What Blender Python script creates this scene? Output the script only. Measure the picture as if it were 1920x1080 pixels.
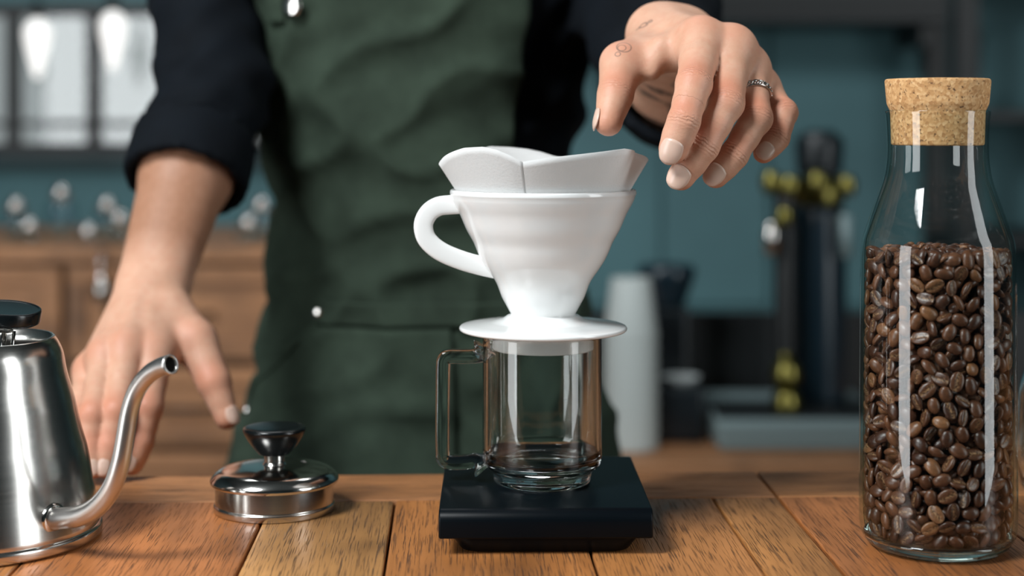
import bpy, bmesh, math, random
import numpy as np
from mathutils import Vector, Matrix, noise

random.seed(7)
rng = np.random.default_rng(11)
for o in list(bpy.data.objects):
    bpy.data.objects.remove(o, do_unlink=True)
SC = bpy.context.scene
COL = SC.collection

# ------------------------------------------------------------------ camera, world, lights, exposure
# the worktop is z = 0, the camera stands in front of the bar at the origin, looking along +Y
FPX, HY, CAMZ = 3000.0, 225.0, 0.2506
cd = bpy.data.cameras.new('camera')
cam = bpy.data.objects.new('camera', cd)
COL.objects.link(cam)
cam.location = (0, 0, CAMZ)
cam.rotation_euler = (math.pi / 2, 0, 0)
cd.sensor_width = 36.0
cd.lens = FPX / 1920 * 36
cd.shift_y = -(540 - HY) / 1920
cd.clip_start = 0.05
cd.dof.use_dof = True
cd.dof.focus_distance = 0.95
cd.dof.aperture_fstop = 3.6
cd.dof.aperture_blades = 0
SC.camera = cam

w = bpy.data.worlds.new('world')
SC.world = w
w.use_nodes = True
w.node_tree.nodes['Background'].inputs[0].default_value = (0.80, 0.86, 0.87, 1)
w.node_tree.nodes['Background'].inputs[1].default_value = 0.45

vs = SC.view_settings
vs.view_transform = 'Standard'
vs.look = 'None'
vs.exposure = 0.0
vs.gamma = 1.0
vs.use_curve_mapping = False


def area(name, loc, target, sx, sy, power, color):
    l = bpy.data.lights.new(name, 'AREA')
    l.shape = 'RECTANGLE'
    l.size, l.size_y = sx, sy
    l.energy = power
    l.color = color
    ob = bpy.data.objects.new(name, l)
    COL.objects.link(ob)
    ob.location = loc
    ob.rotation_euler = (Vector(target) - Vector(loc)).to_track_quat('-Z', 'Y').to_euler()
    return ob


area('daylight_left', (-1.22, -0.12, 1.92), (0.05, 1.05, 0.1), 0.65, 0.9, 84, (0.95, 0.985, 1.0))
area('daylight_left_low', (-2.05, -0.22, 0.20), (0.02, 1.0, 0.15), 0.80, 1.4, 30, (0.95, 0.985, 1.0))
area('daylight_right', (2.25, -0.05, 0.62), (0.0, 1.0, 0.3), 0.70, 2.5, 34, (0.94, 0.985, 1.0))
area('back_wall_fill', (-0.2, 2.5, 2.05), (-0.1, 3.0, 0), 1.6, 0.5, 14, (0.95, 0.99, 1.0))  # unseen fill light, added to brighten the back wall


def W(px, py, D):
    """photograph position at distance D -> world point"""
    return Vector(((px - 960) / FPX * D, D, CAMZ - (py - HY) / FPX * D))


# ------------------------------------------------------------------ materials
MATS = {}


def mat(name, color=(0.5, 0.5, 0.5), rough=0.5, metal=0.0, **kw):
    m = bpy.data.materials.new(name)
    m.use_nodes = True
    b = m.node_tree.nodes['Principled BSDF']
    b.inputs['Base Color'].default_value = (*color, 1)
    b.inputs['Roughness'].default_value = rough
    b.inputs['Metallic'].default_value = metal
    for k, v in kw.items():
        b.inputs[k.replace('_', ' ')].default_value = v
    MATS[name] = m
    return m


class NT:
    """small node helper"""

    def __init__(self, m):
        self.t = m.node_tree
        self.b = self.t.nodes.get('Principled BSDF')

    def n(self, typ, **kw):
        nd = self.t.nodes.new(typ)
        for k, v in kw.items():
            if k in nd.inputs:
                nd.inputs[k].default_value = v
            else:
                setattr(nd, k, v)
        return nd

    def l(self, a, b):
        self.t.links.new(a, b)

    def math(self, op, a, b=None, clamp=False):
        nd = self.t.nodes.new('ShaderNodeMath')
        nd.operation = op
        nd.use_clamp = clamp
        for i, v in enumerate((a, b)):
            if v is None:
                continue
            if isinstance(v, (int, float)):
                nd.inputs[i].default_value = v
            else:
                self.l(v, nd.inputs[i])
        return nd.outputs[0]

    def ramp(self, fac, stops):
        nd = self.t.nodes.new('ShaderNodeValToRGB')
        e = nd.color_ramp.elements
        while len(e) < len(stops):
            e.new(0.5)
        for i, (p, c) in enumerate(stops):
            e[i].position = p
            e[i].color = (*c, 1)
        self.l(fac, nd.inputs[0])
        return nd.outputs[0]

    def mix(self, fac, a, b, blend='MIX'):
        nd = self.t.nodes.new('ShaderNodeMix')
        nd.data_type = 'RGBA'
        nd.blend_type = blend
        for i, v in ((0, fac), (6, a), (7, b)):
            if isinstance(v, (int, float)):
                nd.inputs[i].default_value = v
            elif isinstance(v, tuple):
                nd.inputs[i].default_value = (*v, 1)
            else:
                self.l(v, nd.inputs[i])
        return nd.outputs[2]

    def coords(self, scale=(1, 1, 1), offset=None):
        tc = self.t.nodes.new('ShaderNodeTexCoord')
        mp = self.t.nodes.new('ShaderNodeMapping')
        mp.inputs['Scale'].default_value = scale
        self.l(tc.outputs['Object'], mp.inputs['Vector'])
        if offset is not None:
            self.l(offset, mp.inputs['Location'])
        return mp.outputs[0]

    def noise(self, vec, scale, detail=3, rough=0.55, dist=0.0):
        nd = self.n('ShaderNodeTexNoise')
        nd.inputs['Scale'].default_value = scale
        nd.inputs['Detail'].default_value = detail
        nd.inputs['Roughness'].default_value = rough
        nd.inputs['Distortion'].default_value = dist
        self.l(vec, nd.inputs['Vector'])
        return nd.outputs['Fac']

    def bump(self, h, strength, dist):
        nd = self.t.nodes.new('ShaderNodeBump')
        nd.inputs['Strength'].default_value = strength
        nd.inputs['Distance'].default_value = dist
        self.l(h, nd.inputs['Height'])
        self.l(nd.outputs[0], self.b.inputs['Normal'])


def wood(name, along='Y', pores=1.0, rough=0.42, use_obj_color=True, base=(0.3, 0.12, 0.045)):
    m = mat(name, base, rough)
    t = NT(m)
    oi = t.n('ShaderNodeObjectInfo')
    rnd = t.math('MULTIPLY', oi.outputs['Random'], 37.0)
    cmb = t.n('ShaderNodeCombineXYZ')
    for i in range(3):
        t.l(rnd, cmb.inputs[i])
    s_fig = {'Y': (26, 1.6, 26), 'X': (1.6, 26, 26), 'Z': (26, 26, 1.6)}[along]
    s_por = {'Y': (1250, 34, 1250), 'X': (34, 1250, 1250), 'Z': (1250, 1250, 34)}[along]
    fig = t.noise(t.coords(s_fig, cmb.outputs[0]), 1.0, 5, 0.6, 0.6)
    fine = t.noise(t.coords(tuple(v * 3.5 for v in s_fig), cmb.outputs[0]), 1.0, 3, 0.6)
    por = t.noise(t.coords(s_por, cmb.outputs[0]), 1.0, 2, 0.5)
    big = t.noise(t.coords((7, 7, 7), cmb.outputs[0]), 1.0, 2)
    pm = t.math('MULTIPLY', t.math('SUBTRACT', por, 0.53), 9.0, True)
    pm = t.math('MULTIPLY', pm, t.math('MULTIPLY', fine, 1.7 * pores, True), True)
    tone = t.ramp(fig, [(0.25, (0.50, 0.46, 0.42)), (0.45, (0.86, 0.84, 0.82)), (0.6, (1.08, 1.06, 1.04)), (0.8, (1.38, 1.40, 1.44))])
    src = oi.outputs['Color'] if use_obj_color else base
    c = t.mix(1.0, src, tone, 'MULTIPLY')
    c = t.mix(t.math('MULTIPLY', t.math('SUBTRACT', 0.52, big), 2.6, True), c, (0.05, 0.024, 0.012))
    c = t.mix(t.math('MULTIPLY', pm, 0.8), c, (0.028, 0.013, 0.007))
    t.l(c, t.b.inputs['Base Color'])
    rr = t.math('ADD', t.math('MULTIPLY', pm, 0.3), t.math('ADD', t.math('MULTIPLY', fine, 0.25), rough - 0.12))
    t.l(rr, t.b.inputs['Roughness'])
    t.bump(t.math('SUBTRACT', t.math('MULTIPLY', fine, 0.5), pm), 0.6, 0.0005)
    return m


wood('oiled_oak', rough=0.36)
wood('oiled_oak_cross', 'X')
wood('cabinet_wood', 'X', 0.5, 0.5, False, (0.40, 0.19, 0.085))
wood('dark_wood', 'X', 0.5, 0.5, False, (0.14, 0.07, 0.03))

def steel(name, color, rough, streak=0.05, stretch=(6, 6, 900)):
    m = mat(name, color, rough, 1.0)
    t = NT(m)
    nz = t.noise(t.coords(stretch), 1.0, 3)
    t.l(t.math('ADD', t.math('MULTIPLY', nz, streak), rough - streak * 0.5), t.b.inputs['Roughness'])
    sm = t.noise(t.coords((18, 18, 18)), 1.0, 4)
    t.l(t.ramp(sm, [(0.3, tuple(c * 0.88 for c in color)), (0.7, color)]), t.b.inputs['Base Color'])
    return m


steel('brushed_steel', (0.66, 0.64, 0.61), 0.20)
steel('polished_steel', (0.70, 0.68, 0.65), 0.13, 0.05)
steel('spout_steel', (0.60, 0.58, 0.56), 0.32, 0.05)
steel('silver', (0.75, 0.74, 0.72), 0.16, 0.04)
mat('machine_steel', (0.20, 0.27, 0.28), 0.4, 0.2)
steel('brass', (0.24, 0.21, 0.06), 0.30, 0.05)

mat('black_plastic', (0.006, 0.010, 0.013), 0.30)
mat('knob_plastic', (0.004, 0.006, 0.007), 0.22)
mat('scale_plastic', (0.0016, 0.0034, 0.0052), 0.36, Specular_IOR_Level=0.12)
mat('porcelain', (0.80, 0.80, 0.785), 0.16, Coat_Weight=0.4, Coat_Roughness=0.06)
mat('black_metal', (0.005, 0.007, 0.008), 0.45)
mat('machine_enamel', (0.006, 0.017, 0.026), 0.28)
mat('paper_cup', (0.40, 0.44, 0.43), 0.6)
mat('grey_dish', (0.40, 0.44, 0.44), 0.45)
mat('nail', (0.67, 0.47, 0.38), 0.30, Subsurface_Weight=0.1, Subsurface_Scale=0.002)
mat('hair', (0.02, 0.014, 0.01), 0.5)
mat('eye_white', (0.7, 0.7, 0.68), 0.2)
mat('shoe_leather', (0.01, 0.008, 0.007), 0.4)


def speck_mat():
    m = MATS['porcelain']
    t = NT(m)
    nz = t.noise(t.coords((1, 1, 1)), 14, 3)
    t.l(t.ramp(nz, [(0.3, (0.80, 0.81, 0.805)), (0.7, (0.84, 0.85, 0.845))]), t.b.inputs['Base Color'])


speck_mat()


def painted(name, color, var=0.15, rough=0.7, scale=2.0):
    m = mat(name, color, rough)
    t = NT(m)
    nz = t.noise(t.coords(), scale, 4)
    t.l(t.ramp(nz, [(0.3, tuple(c * (1 - var) for c in color)), (0.7, tuple(c * (1 + var) for c in color))]), t.b.inputs['Base Color'])
    fine = t.noise(t.coords(), 180, 2)
    t.bump(fine, 0.2, 0.001)
    return m


painted('wall_paint', (0.075, 0.172, 0.190), 0.18)
painted('wall_dark', (0.022, 0.045, 0.050), 0.15)
painted('floor_concrete', (0.10, 0.095, 0.09), 0.2)
painted('ceiling_paint', (0.05, 0.06, 0.06), 0.1)


def cloth(name, color, rough=0.9, weave=1500, var=0.25):
    m = mat(name, color, rough, Specular_IOR_Level=0.15)
    t = NT(m)
    nz = t.noise(t.coords(), 26, 5, 0.6)
    t.l(t.ramp(nz, [(0.3, tuple(c * (1 - var) for c in color)), (0.7, tuple(c * (1 + var) for c in color))]), t.b.inputs['Base Color'])
    wv = t.noise(t.coords((1, 1, 0.3)), weave, 2)
    t.bump(wv, 0.25, 0.0005)
    return m


cloth('apron_canvas', (0.029, 0.044, 0.031))
cloth('shirt_cotton', (0.0018, 0.0036, 0.0062), 0.85)
cloth('trouser_cotton', (0.008, 0.009, 0.011))


def cork_mat():
    m = mat('cork', (0.5, 0.3, 0.14), 0.85)
    t = NT(m)
    v = t.n('ShaderNodeTexVoronoi')
    v.inputs['Scale'].default_value = 560
    t.l(t.coords(), v.inputs['Vector'])
    sep = t.n('ShaderNodeSeparateColor')
    t.l(v.outputs['Color'], sep.inputs[0])
    c = t.ramp(sep.outputs[0], [(0.0, (0.40, 0.20, 0.075)), (0.35, (0.52, 0.285, 0.115)), (0.7, (0.60, 0.35, 0.155)), (1.0, (0.68, 0.43, 0.21))])
    nz = t.noise(t.coords((1, 1, 1)), 520, 3, 0.6)
    sp = t.math('MULTIPLY', t.math('SUBTRACT', nz, 0.60), 14, True)
    c = t.mix(sp, c, (0.10, 0.045, 0.018))
    t.l(c, t.b.inputs['Base Color'])
    t.bump(t.math('SUBTRACT', v.outputs['Distance'], sp), 0.35, 0.0005)


cork_mat()


def bean_mat():
    m = mat('roasted_bean', (0.07, 0.03, 0.016), 0.36)
    t = NT(m)
    oi = t.n('ShaderNodeObjectInfo')
    at = t.n('ShaderNodeAttribute', attribute_name='tint')
    rv = t.math('FRACT', t.math('ADD', oi.outputs['Random'], at.outputs['Fac']))
    c = t.ramp(rv, [(0.0, (0.034, 0.012, 0.006)), (0.4, (0.070, 0.026, 0.012)), (0.85, (0.115, 0.046, 0.021)), (1.0, (0.21, 0.095, 0.04))])
    nz = t.noise(t.coords(), 420, 4, 0.6)
    c = t.mix(1.0, c, t.ramp(nz, [(0.3, (0.7, 0.7, 0.7)), (0.7, (1.25, 1.22, 1.2))]), 'MULTIPLY')
    cr = t.n('ShaderNodeAttribute', attribute_name='crease')
    chaff = t.noise(t.coords(), 900, 2)
    cc = t.ramp(chaff, [(0.42, (0.016, 0.007, 0.004)), (0.62, (0.30, 0.17, 0.085))])
    c = t.mix(cr.outputs['Fac'], c, cc)
    t.l(c, t.b.inputs['Base Color'])
    t.bump(nz, 0.35, 0.0006)


bean_mat()


def glass_mat(name, ior=1.48, tint=(0.97, 1.0, 0.99)):
    m = mat(name, tint, 0.0, IOR=ior)
    m.node_tree.nodes['Principled BSDF'].inputs['Transmission Weight'].default_value = 1.0
    return m


glass_mat('clear_glass')
glass_mat('base_glass', 1.5, (0.80, 0.95, 0.90))


def thin_glass(name, tint=(0.978, 0.988, 0.984), edge=(0.50, 0.64, 0.60), ior=1.5):
    """thin walled glass: lets light straight through, mirrors by Fresnel, tints where the wall is seen edge-on"""
    m = bpy.data.materials.new(name)
    m.use_nodes = True
    MATS[name] = m
    nt = m.node_tree
    nt.nodes.remove(nt.nodes['Principled BSDF'])
    t = NT(m)
    out = nt.nodes['Material Output']
    tr = t.n('ShaderNodeBsdfTransparent')
    gl = t.n('ShaderNodeBsdfGlossy')
    gl.inputs['Roughness'].default_value = 0.0
    gl.inputs['Color'].default_value = (1, 1, 1, 1)
    fr = t.n('ShaderNodeFresnel')
    fr.inputs['IOR'].default_value = ior
    lw = t.n('ShaderNodeLayerWeight')
    lw.inputs['Blend'].default_value = 0.5
    e = t.math('POWER', lw.outputs['Facing'], 3.5)
    t.l(t.mix(e, tint, edge), tr.inputs['Color'])
    mx = t.n('ShaderNodeMixShader')
    geo = t.n('ShaderNodeNewGeometry')
    f = t.math('MULTIPLY', fr.outputs[0], t.math('SUBTRACT', 1.0, geo.outputs['Backfacing']))
    t.l(f, mx.inputs[0])
    t.l(tr.outputs[0], mx.inputs[1])
    t.l(gl.outputs[0], mx.inputs[2])
    t.l(mx.outputs[0], out.inputs['Surface'])
    return m


thin_glass('bottle_glass')
thin_glass('tumbler_glass', (0.9, 0.95, 0.96), (0.45, 0.58, 0.6))
thin_glass('window_glass', (0.96, 0.98, 0.98), (0.8, 0.85, 0.85))


def paper_mat():
    m = mat('filter_paper', (0.83, 0.835, 0.83), 0.85)
    t = NT(m)
    out = t.t.nodes['Material Output']
    tl = t.n('ShaderNodeBsdfTranslucent')
    tl.inputs['Color'].default_value = (0.8, 0.8, 0.79, 1)
    mx = t.n('ShaderNodeMixShader')
    mx.inputs[0].default_value = 0.25
    t.l(t.b.outputs[0], mx.inputs[1])
    t.l(tl.outputs[0], mx.inputs[2])
    t.l(mx.outputs[0], out.inputs['Surface'])
    t.bump(t.noise(t.coords(), 700, 3), 0.35, 0.0004)


paper_mat()


def glow(name, color, strength):
    m = mat(name, (0.8, 0.8, 0.8), 0.3)
    b = m.node_tree.nodes['Principled BSDF']
    b.inputs['Emission Color'].default_value = (*color, 1)
    b.inputs['Emission Strength'].default_value = strength


glow('lamp_glow', (1.0, 0.97, 0.93), 0.9)


# ------------------------------------------------------------------ mesh helpers
def mesh_obj(name, verts, faces, material, parent=None, smooth=True, loc=None):
    me = bpy.data.meshes.new(name)
    me.from_pydata([tuple(v) for v in verts], [], faces)
    me.validate()
    me.update()
    if smooth:
        me.polygons.foreach_set('use_smooth', [True] * len(me.polygons))
    ob = bpy.data.objects.new(name, me)
    COL.objects.link(ob)
    if material:
        me.materials.append(MATS[material])
    if parent is not None:
        ob.parent = parent
    if loc is not None:
        ob.location = loc
    return ob


def bm_obj(name, bm, material, parent=None, smooth=False, loc=None, rot=None):
    me = bpy.data.meshes.new(name)
    bmesh.ops.recalc_face_normals(bm, faces=bm.faces[:])
    bm.to_mesh(me)
    bm.free()
    if smooth:
        me.polygons.foreach_set('use_smooth', [True] * len(me.polygons))
    me.materials.append(MATS[material])
    ob = bpy.data.objects.new(name, me)
    COL.objects.link(ob)
    if parent is not None:
        ob.parent = parent
    if loc is not None:
        ob.location = loc
    if rot is not None:
        ob.rotation_euler = rot
    return ob


def fix_normals(ob):
    bm = bmesh.new()
    bm.from_mesh(ob.data)
    bmesh.ops.recalc_face_normals(bm, faces=bm.faces[:])
    bm.to_mesh(ob.data)
    bm.free()


def tag(o, label=None, cat=None, group=None, kind=None):
    if label:
        o['label'] = label
    if cat:
        o['category'] = cat
    if group:
        o['group'] = group
    if kind:
        o['kind'] = kind
    return o


def thing(name, label, cat, loc=(0, 0, 0), rotz=0.0, group=None):
    e = bpy.data.objects.new(name, None)
    COL.objects.link(e)
    e.empty_display_size = 0.02
    e.location = loc
    e.rotation_euler = (0, 0, rotz)
    return tag(e, label, cat, group)


def box_bm(x0, x1, y0, y1, z0, z1, bevel=0.0, seg=2, bm=None):
    own = bm is None
    bm = bm or bmesh.new()
    r = bmesh.ops.create_cube(bm, size=1.0)
    for v in r['verts']:
        v.co = Vector(((x0 + x1) / 2 + v.co.x * (x1 - x0), (y0 + y1) / 2 + v.co.y * (y1 - y0), (z0 + z1) / 2 + v.co.z * (z1 - z0)))
    if bevel > 0:
        es = [e for e in {e for v in r['verts'] for e in v.link_edges}]
        bmesh.ops.bevel(bm, geom=es, offset=bevel, segments=seg, affect='EDGES', profile=0.5)
    return bm


def box(name, x0, x1, y0, y1, z0, z1, material, parent=None, bevel=0.0, loc=None, smooth=False):
    return bm_obj(name, box_bm(x0, x1, y0, y1, z0, z1, bevel), material, parent, smooth, loc)


def catmull(pts, n):
    """smooth polyline through pts (any dimension)"""
    P = np.array(pts, float)
    P = np.vstack([2 * P[0] - P[1], P, 2 * P[-1] - P[-2]])
    out = []
    for i in range(1, len(P) - 2):
        for k in range(n):
            t = k / n
            a, b, c, d = P[i - 1], P[i], P[i + 1], P[i + 2]
            out.append(0.5 * (2 * b + (c - a) * t + (2 * a - 5 * b + 4 * c - d) * t * t + (3 * b - a - 3 * c + d) * t ** 3))
    out.append(P[-2])
    return np.array(out)


def lathe(name, prof, material, parent=None, loc=None, seg=64, closed=False, smooth=True, autosmooth=None):
    """prof: (r, z) list; r = 0 ends make poles; closed joins the last ring to the first"""
    verts, faces, rings = [], [], []
    for r, z in prof:
        if r < 1e-6:
            rings.append([len(verts)])
            verts.append((0, 0, z))
        else:
            s = len(verts)
            for k in range(seg):
                a = 2 * math.pi * k / seg
                verts.append((r * math.cos(a), r * math.sin(a), z))
            rings.append(list(range(s, s + seg)))
    pairs = list(zip(rings[:-1], rings[1:]))
    if closed:
        pairs.append((rings[-1], rings[0]))
    for A, B in pairs:
        for k in range(seg):
            k2 = (k + 1) % seg
            if len(A) == 1 and len(B) == 1:
                continue
            if len(A) == 1:
                faces.append((A[0], B[k2], B[k]))
            elif len(B) == 1:
                faces.append((A[k], A[k2], B[0]))
            else:
                faces.append((A[k], A[k2], B[k2], B[k]))
    ob = mesh_obj(name, verts, faces, material, parent, smooth, loc)
    fix_normals(ob)
    return ob


def rounded(prof, r=0.001, n=3, closed=False):
    """round the corners of a (r, z) polyline"""
    P = [Vector(p).to_2d() if len(p) > 2 else Vector(p) for p in prof]
    out = []
    N = len(P)
    for i in range(N):
        if not closed and i in (0, N - 1):
            out.append(tuple(P[i]))
            continue
        a, b, c = P[i - 1], P[i], P[(i + 1) % N]
        d1, d2 = (a - b), (c - b)
        q = min(r, d1.length * 0.45, d2.length * 0.45)
        p1, p2 = b + d1.normalized() * q, b + d2.normalized() * q
        for k in range(n + 1):
            t = k / n
            out.append(tuple(p1 * (1 - t) ** 2 + b * 2 * t * (1 - t) + p2 * t * t))
    return out


def tube(name, path, rad, material, parent=None, seg=20, section=None, up=None, caps=True, closed=False, loc=None):
    """sweep a circle (rad: number or list) or a 2D section (list of (u, v)) along path"""
    P = [Vector(p) for p in path]
    n = len(P)
    verts, faces = [], []
    upv = Vector(up) if up is not None else None
    prevn = None
    for i, p in enumerate(P):
        if closed:
            d = (P[(i + 1) % n] - P[i - 1]).normalized()
        else:
            d = (P[min(i + 1, n - 1)] - P[max(i - 1, 0)]).normalized()
        if upv is not None:
            s = d.cross(upv).normalized()
        else:
            if prevn is None:
                prevn = d.orthogonal().normalized()
            s = (prevn - d * prevn.dot(d)).normalized()
            prevn = s
        t = s.cross(d).normalized()
        r = rad[i] if hasattr(rad, '__len__') else rad
        for k in range(seg if section is None else len(section)):
            if section is None:
                a = 2 * math.pi * k / seg
                u, v = math.cos(a) * r, math.sin(a) * r
            else:
                u, v = section[k][0] * r, section[k][1] * r
            verts.append(p + s * u + t * v)
    m = seg if section is None else len(section)
    rng_ = range(n) if closed else range(n - 1)
    for i in rng_:
        j = (i + 1) % n
        for k in range(m):
            k2 = (k + 1) % m
            faces.append((i * m + k, i * m + k2, j * m + k2, j * m + k))
    if caps and not closed:
        faces.append(tuple(range(m)))
        faces.append(tuple((n - 1) * m + k for k in range(m)))
    ob = mesh_obj(name, verts, faces, material, parent, True, loc)
    fix_normals(ob)
    return ob


def subsurf(ob, lv=1):
    md = ob.modifiers.new('subsurf', 'SUBSURF')
    md.levels = md.render_levels = lv


def copy_tree(o, parent=None):
    c = o.copy()
    COL.objects.link(c)
    c.parent = parent
    for ch in [x for x in bpy.data.objects if x.parent == o]:
        copy_tree(ch, c)
    return c


# ------------------------------------------------------------------ distance fields (for the person)
class Field:
    def __init__(self, lo, hi, h):
        self.lo, self.h = np.array(lo, float), h
        n = np.ceil((np.array(hi) - self.lo) / h).astype(int) + 1
        self.n = n
        self.ax = [(self.lo[i] + np.arange(n[i]) * h).astype(np.float32) for i in range(3)]

    def new(self):
        return np.full(self.n, 0.5, np.float32)

    def sub(self, lo, hi):
        a = np.clip(np.floor((np.array(lo) - self.lo) / self.h).astype(int), 0, self.n)
        b = np.clip(np.ceil((np.array(hi) - self.lo) / self.h).astype(int) + 1, 0, self.n)
        sl = tuple(slice(a[i], b[i]) for i in range(3))
        X = self.ax[0][sl[0]][:, None, None]
        Y = self.ax[1][sl[1]][None, :, None]
        Z = self.ax[2][sl[2]][None, None, :]
        return sl, X, Y, Z

    def cone(self, G, a, b, ra, rb, k=0.004, margin=0.03):
        a, b = np.array(a, float), np.array(b, float)
        R = max(ra, rb) + margin
        sl, X, Y, Z = self.sub(np.minimum(a, b) - R, np.maximum(a, b) + R)
        if G[sl].size == 0:
            return
        ab = b - a
        L2 = max(float(ab @ ab), 1e-12)
        t = np.clip(((X - a[0]) * ab[0] + (Y - a[1]) * ab[1] + (Z - a[2]) * ab[2]) / L2, 0, 1)
        d = np.sqrt((X - a[0] - t * ab[0]) ** 2 + (Y - a[1] - t * ab[1]) ** 2 + (Z - a[2] - t * ab[2]) ** 2) - (ra + (rb - ra) * t)
        G[sl] = smin(G[sl], d.astype(np.float32), k)

    def ellipsoid(self, G, c, ax, rr, k=0.01, margin=0.04):
        """ax: 3 orthonormal axes as rows"""
        c = np.array(c, float)
        R = max(rr) + margin
        sl, X, Y, Z = self.sub(c - R, c + R)
        if G[sl].size == 0:
            return
        dx, dy, dz = X - c[0], Y - c[1], Z - c[2]
        q = 0
        for i in range(3):
            q = q + ((dx * ax[i][0] + dy * ax[i][1] + dz * ax[i][2]) / rr[i]) ** 2
        d = (np.sqrt(q) - 1) * min(rr)
        G[sl] = smin(G[sl], d.astype(np.float32), k)


def smin(a, b, k):
    if k <= 0:
        return np.minimum(a, b)
    h = np.maximum(k - np.abs(a - b), 0) / k
    return np.minimum(a, b) - h * h * k * 0.25


def surface_nets(F, lo, h):
    nx, ny, nz = F.shape
    S = F < 0
    cnt = np.zeros((nx - 1, ny - 1, nz - 1), np.int8)
    for i in (0, 1):
        for j in (0, 1):
            for k in (0, 1):
                cnt += S[i:nx - 1 + i, j:ny - 1 + j, k:nz - 1 + k]
    act = np.argwhere((cnt > 0) & (cnt < 8))
    idx = np.full(cnt.shape, -1, np.int32)
    idx[act[:, 0], act[:, 1], act[:, 2]] = np.arange(len(act))
    acc = np.zeros((len(act), 3))
    num = np.zeros(len(act))
    C = {}
    for i in (0, 1):
        for j in (0, 1):
            for k in (0, 1):
                C[i, j, k] = F[act[:, 0] + i, act[:, 1] + j, act[:, 2] + k]
    for a in C:
        for ax in range(3):
            if a[ax] == 1:
                continue
            b = list(a)
            b[ax] = 1
            fa, fb = C[a], C[tuple(b)]
            m = (fa < 0) != (fb < 0)
            t = np.where(m, fa / np.where(m, fa - fb, 1), 0)
            p = np.array(a, float)[None, :] + np.zeros((len(act), 1))
            p[:, ax] += t
            acc[m] += p[m]
            num[m] += 1
    V = (acc / num[:, None] + act) * h + np.array(lo)
    faces = []
    for ax in range(3):
        u, v = (ax + 1) % 3, (ax + 2) % 3
        s0 = [slice(None)] * 3
        s1 = [slice(None)] * 3
        s0[ax], s1[ax] = slice(0, -1), slice(1, None)
        chg = S[tuple(s0)] != S[tuple(s1)]
        e = np.argwhere(chg)
        e = e[(e[:, u] > 0) & (e[:, v] > 0) & (e[:, u] < F.shape[u] - 1) & (e[:, v] < F.shape[v] - 1)]
        ins = S[e[:, 0], e[:, 1], e[:, 2]]
        q = []
        for du, dv in ((-1, -1), (0, -1), (0, 0), (-1, 0)):
            g = e.copy()
            g[:, u] += du
            g[:, v] += dv
            q.append(idx[g[:, 0], g[:, 1], g[:, 2]])
        Q = np.stack(q, 1)
        Q[~ins] = Q[~ins][:, ::-1]
        faces.append(Q)
    Fc = np.vstack(faces)
    return V, Fc[(Fc >= 0).all(1)]


def relax(V, Fc, it=2, lam=0.5):
    for _ in range(it):
        acc = np.zeros_like(V)
        num = np.zeros(len(V))
        for a, b in ((0, 1), (1, 2), (2, 3), (3, 0)):
            np.add.at(acc, Fc[:, a], V[Fc[:, b]])
            np.add.at(acc, Fc[:, b], V[Fc[:, a]])
            np.add.at(num, Fc[:, a], 1)
            np.add.at(num, Fc[:, b], 1)
        V = V + lam * (acc / np.maximum(num, 1)[:, None] - V)
    return V


def np_mesh(name, V, Fc, material, parent=None):
    me = bpy.data.meshes.new(name)
    nv, nf = len(V), len(Fc)
    me.vertices.add(nv)
    me.vertices.foreach_set('co', np.asarray(V, np.float32).ravel())
    me.loops.add(nf * 4)
    me.loops.foreach_set('vertex_index', np.asarray(Fc, np.int32).ravel())
    me.polygons.add(nf)
    me.polygons.foreach_set('loop_start', np.arange(0, nf * 4, 4, dtype=np.int32))
    me.polygons.foreach_set('use_smooth', np.ones(nf, bool))
    me.update(calc_edges=True)
    me.validate()
    me.materials.append(MATS[material])
    ob = bpy.data.objects.new(name, me)
    COL.objects.link(ob)
    if parent is not None:
        ob.parent = parent
    return ob


# ------------------------------------------------------------------ the room
FLOOR_Z, CEIL_Z = -1.05, 2.2
XL, XR, YF, YB = -2.3, 2.6, -2.0, 3.9
T = 0.12


def struct(name, bm, material):
    return tag(bm_obj(name, bm, material), kind='structure')


struct('floor', box_bm(XL - T, XR + T, YF - T, YB + T, FLOOR_Z - T, FLOOR_Z), 'floor_concrete')
struct('ceiling', box_bm(XL - T, XR + T, YF - T, YB + T, CEIL_Z, CEIL_Z + T), 'ceiling_paint')
struct('wall_left', box_bm(XL - T, XL, YF, YB, FLOOR_Z, CEIL_Z), 'wall_dark')
struct('wall_right', box_bm(XR, XR + T, YF, YB, FLOOR_Z, CEIL_Z), 'wall_dark')
struct('wall_front', box_bm(XL, XR, YF - T, YF, FLOOR_Z, CEIL_Z), 'wall_dark')
# back wall with the window opening on the left
WX0, WX1, WZ0, WZ1 = -1.62, -0.60, 0.165, 0.535
bm = bmesh.new()
box_bm(XL, WX0, YB, YB + T, FLOOR_Z, CEIL_Z, bm=bm)
box_bm(WX1, XR, YB, YB + T, FLOOR_Z, CEIL_Z, bm=bm)
box_bm(WX0, WX1, YB, YB + T, FLOOR_Z, WZ0, bm=bm)
box_bm(WX0, WX1, YB, YB + T, WZ1, CEIL_Z, bm=bm)
struct('wall_back', bm, 'wall_paint')

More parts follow.
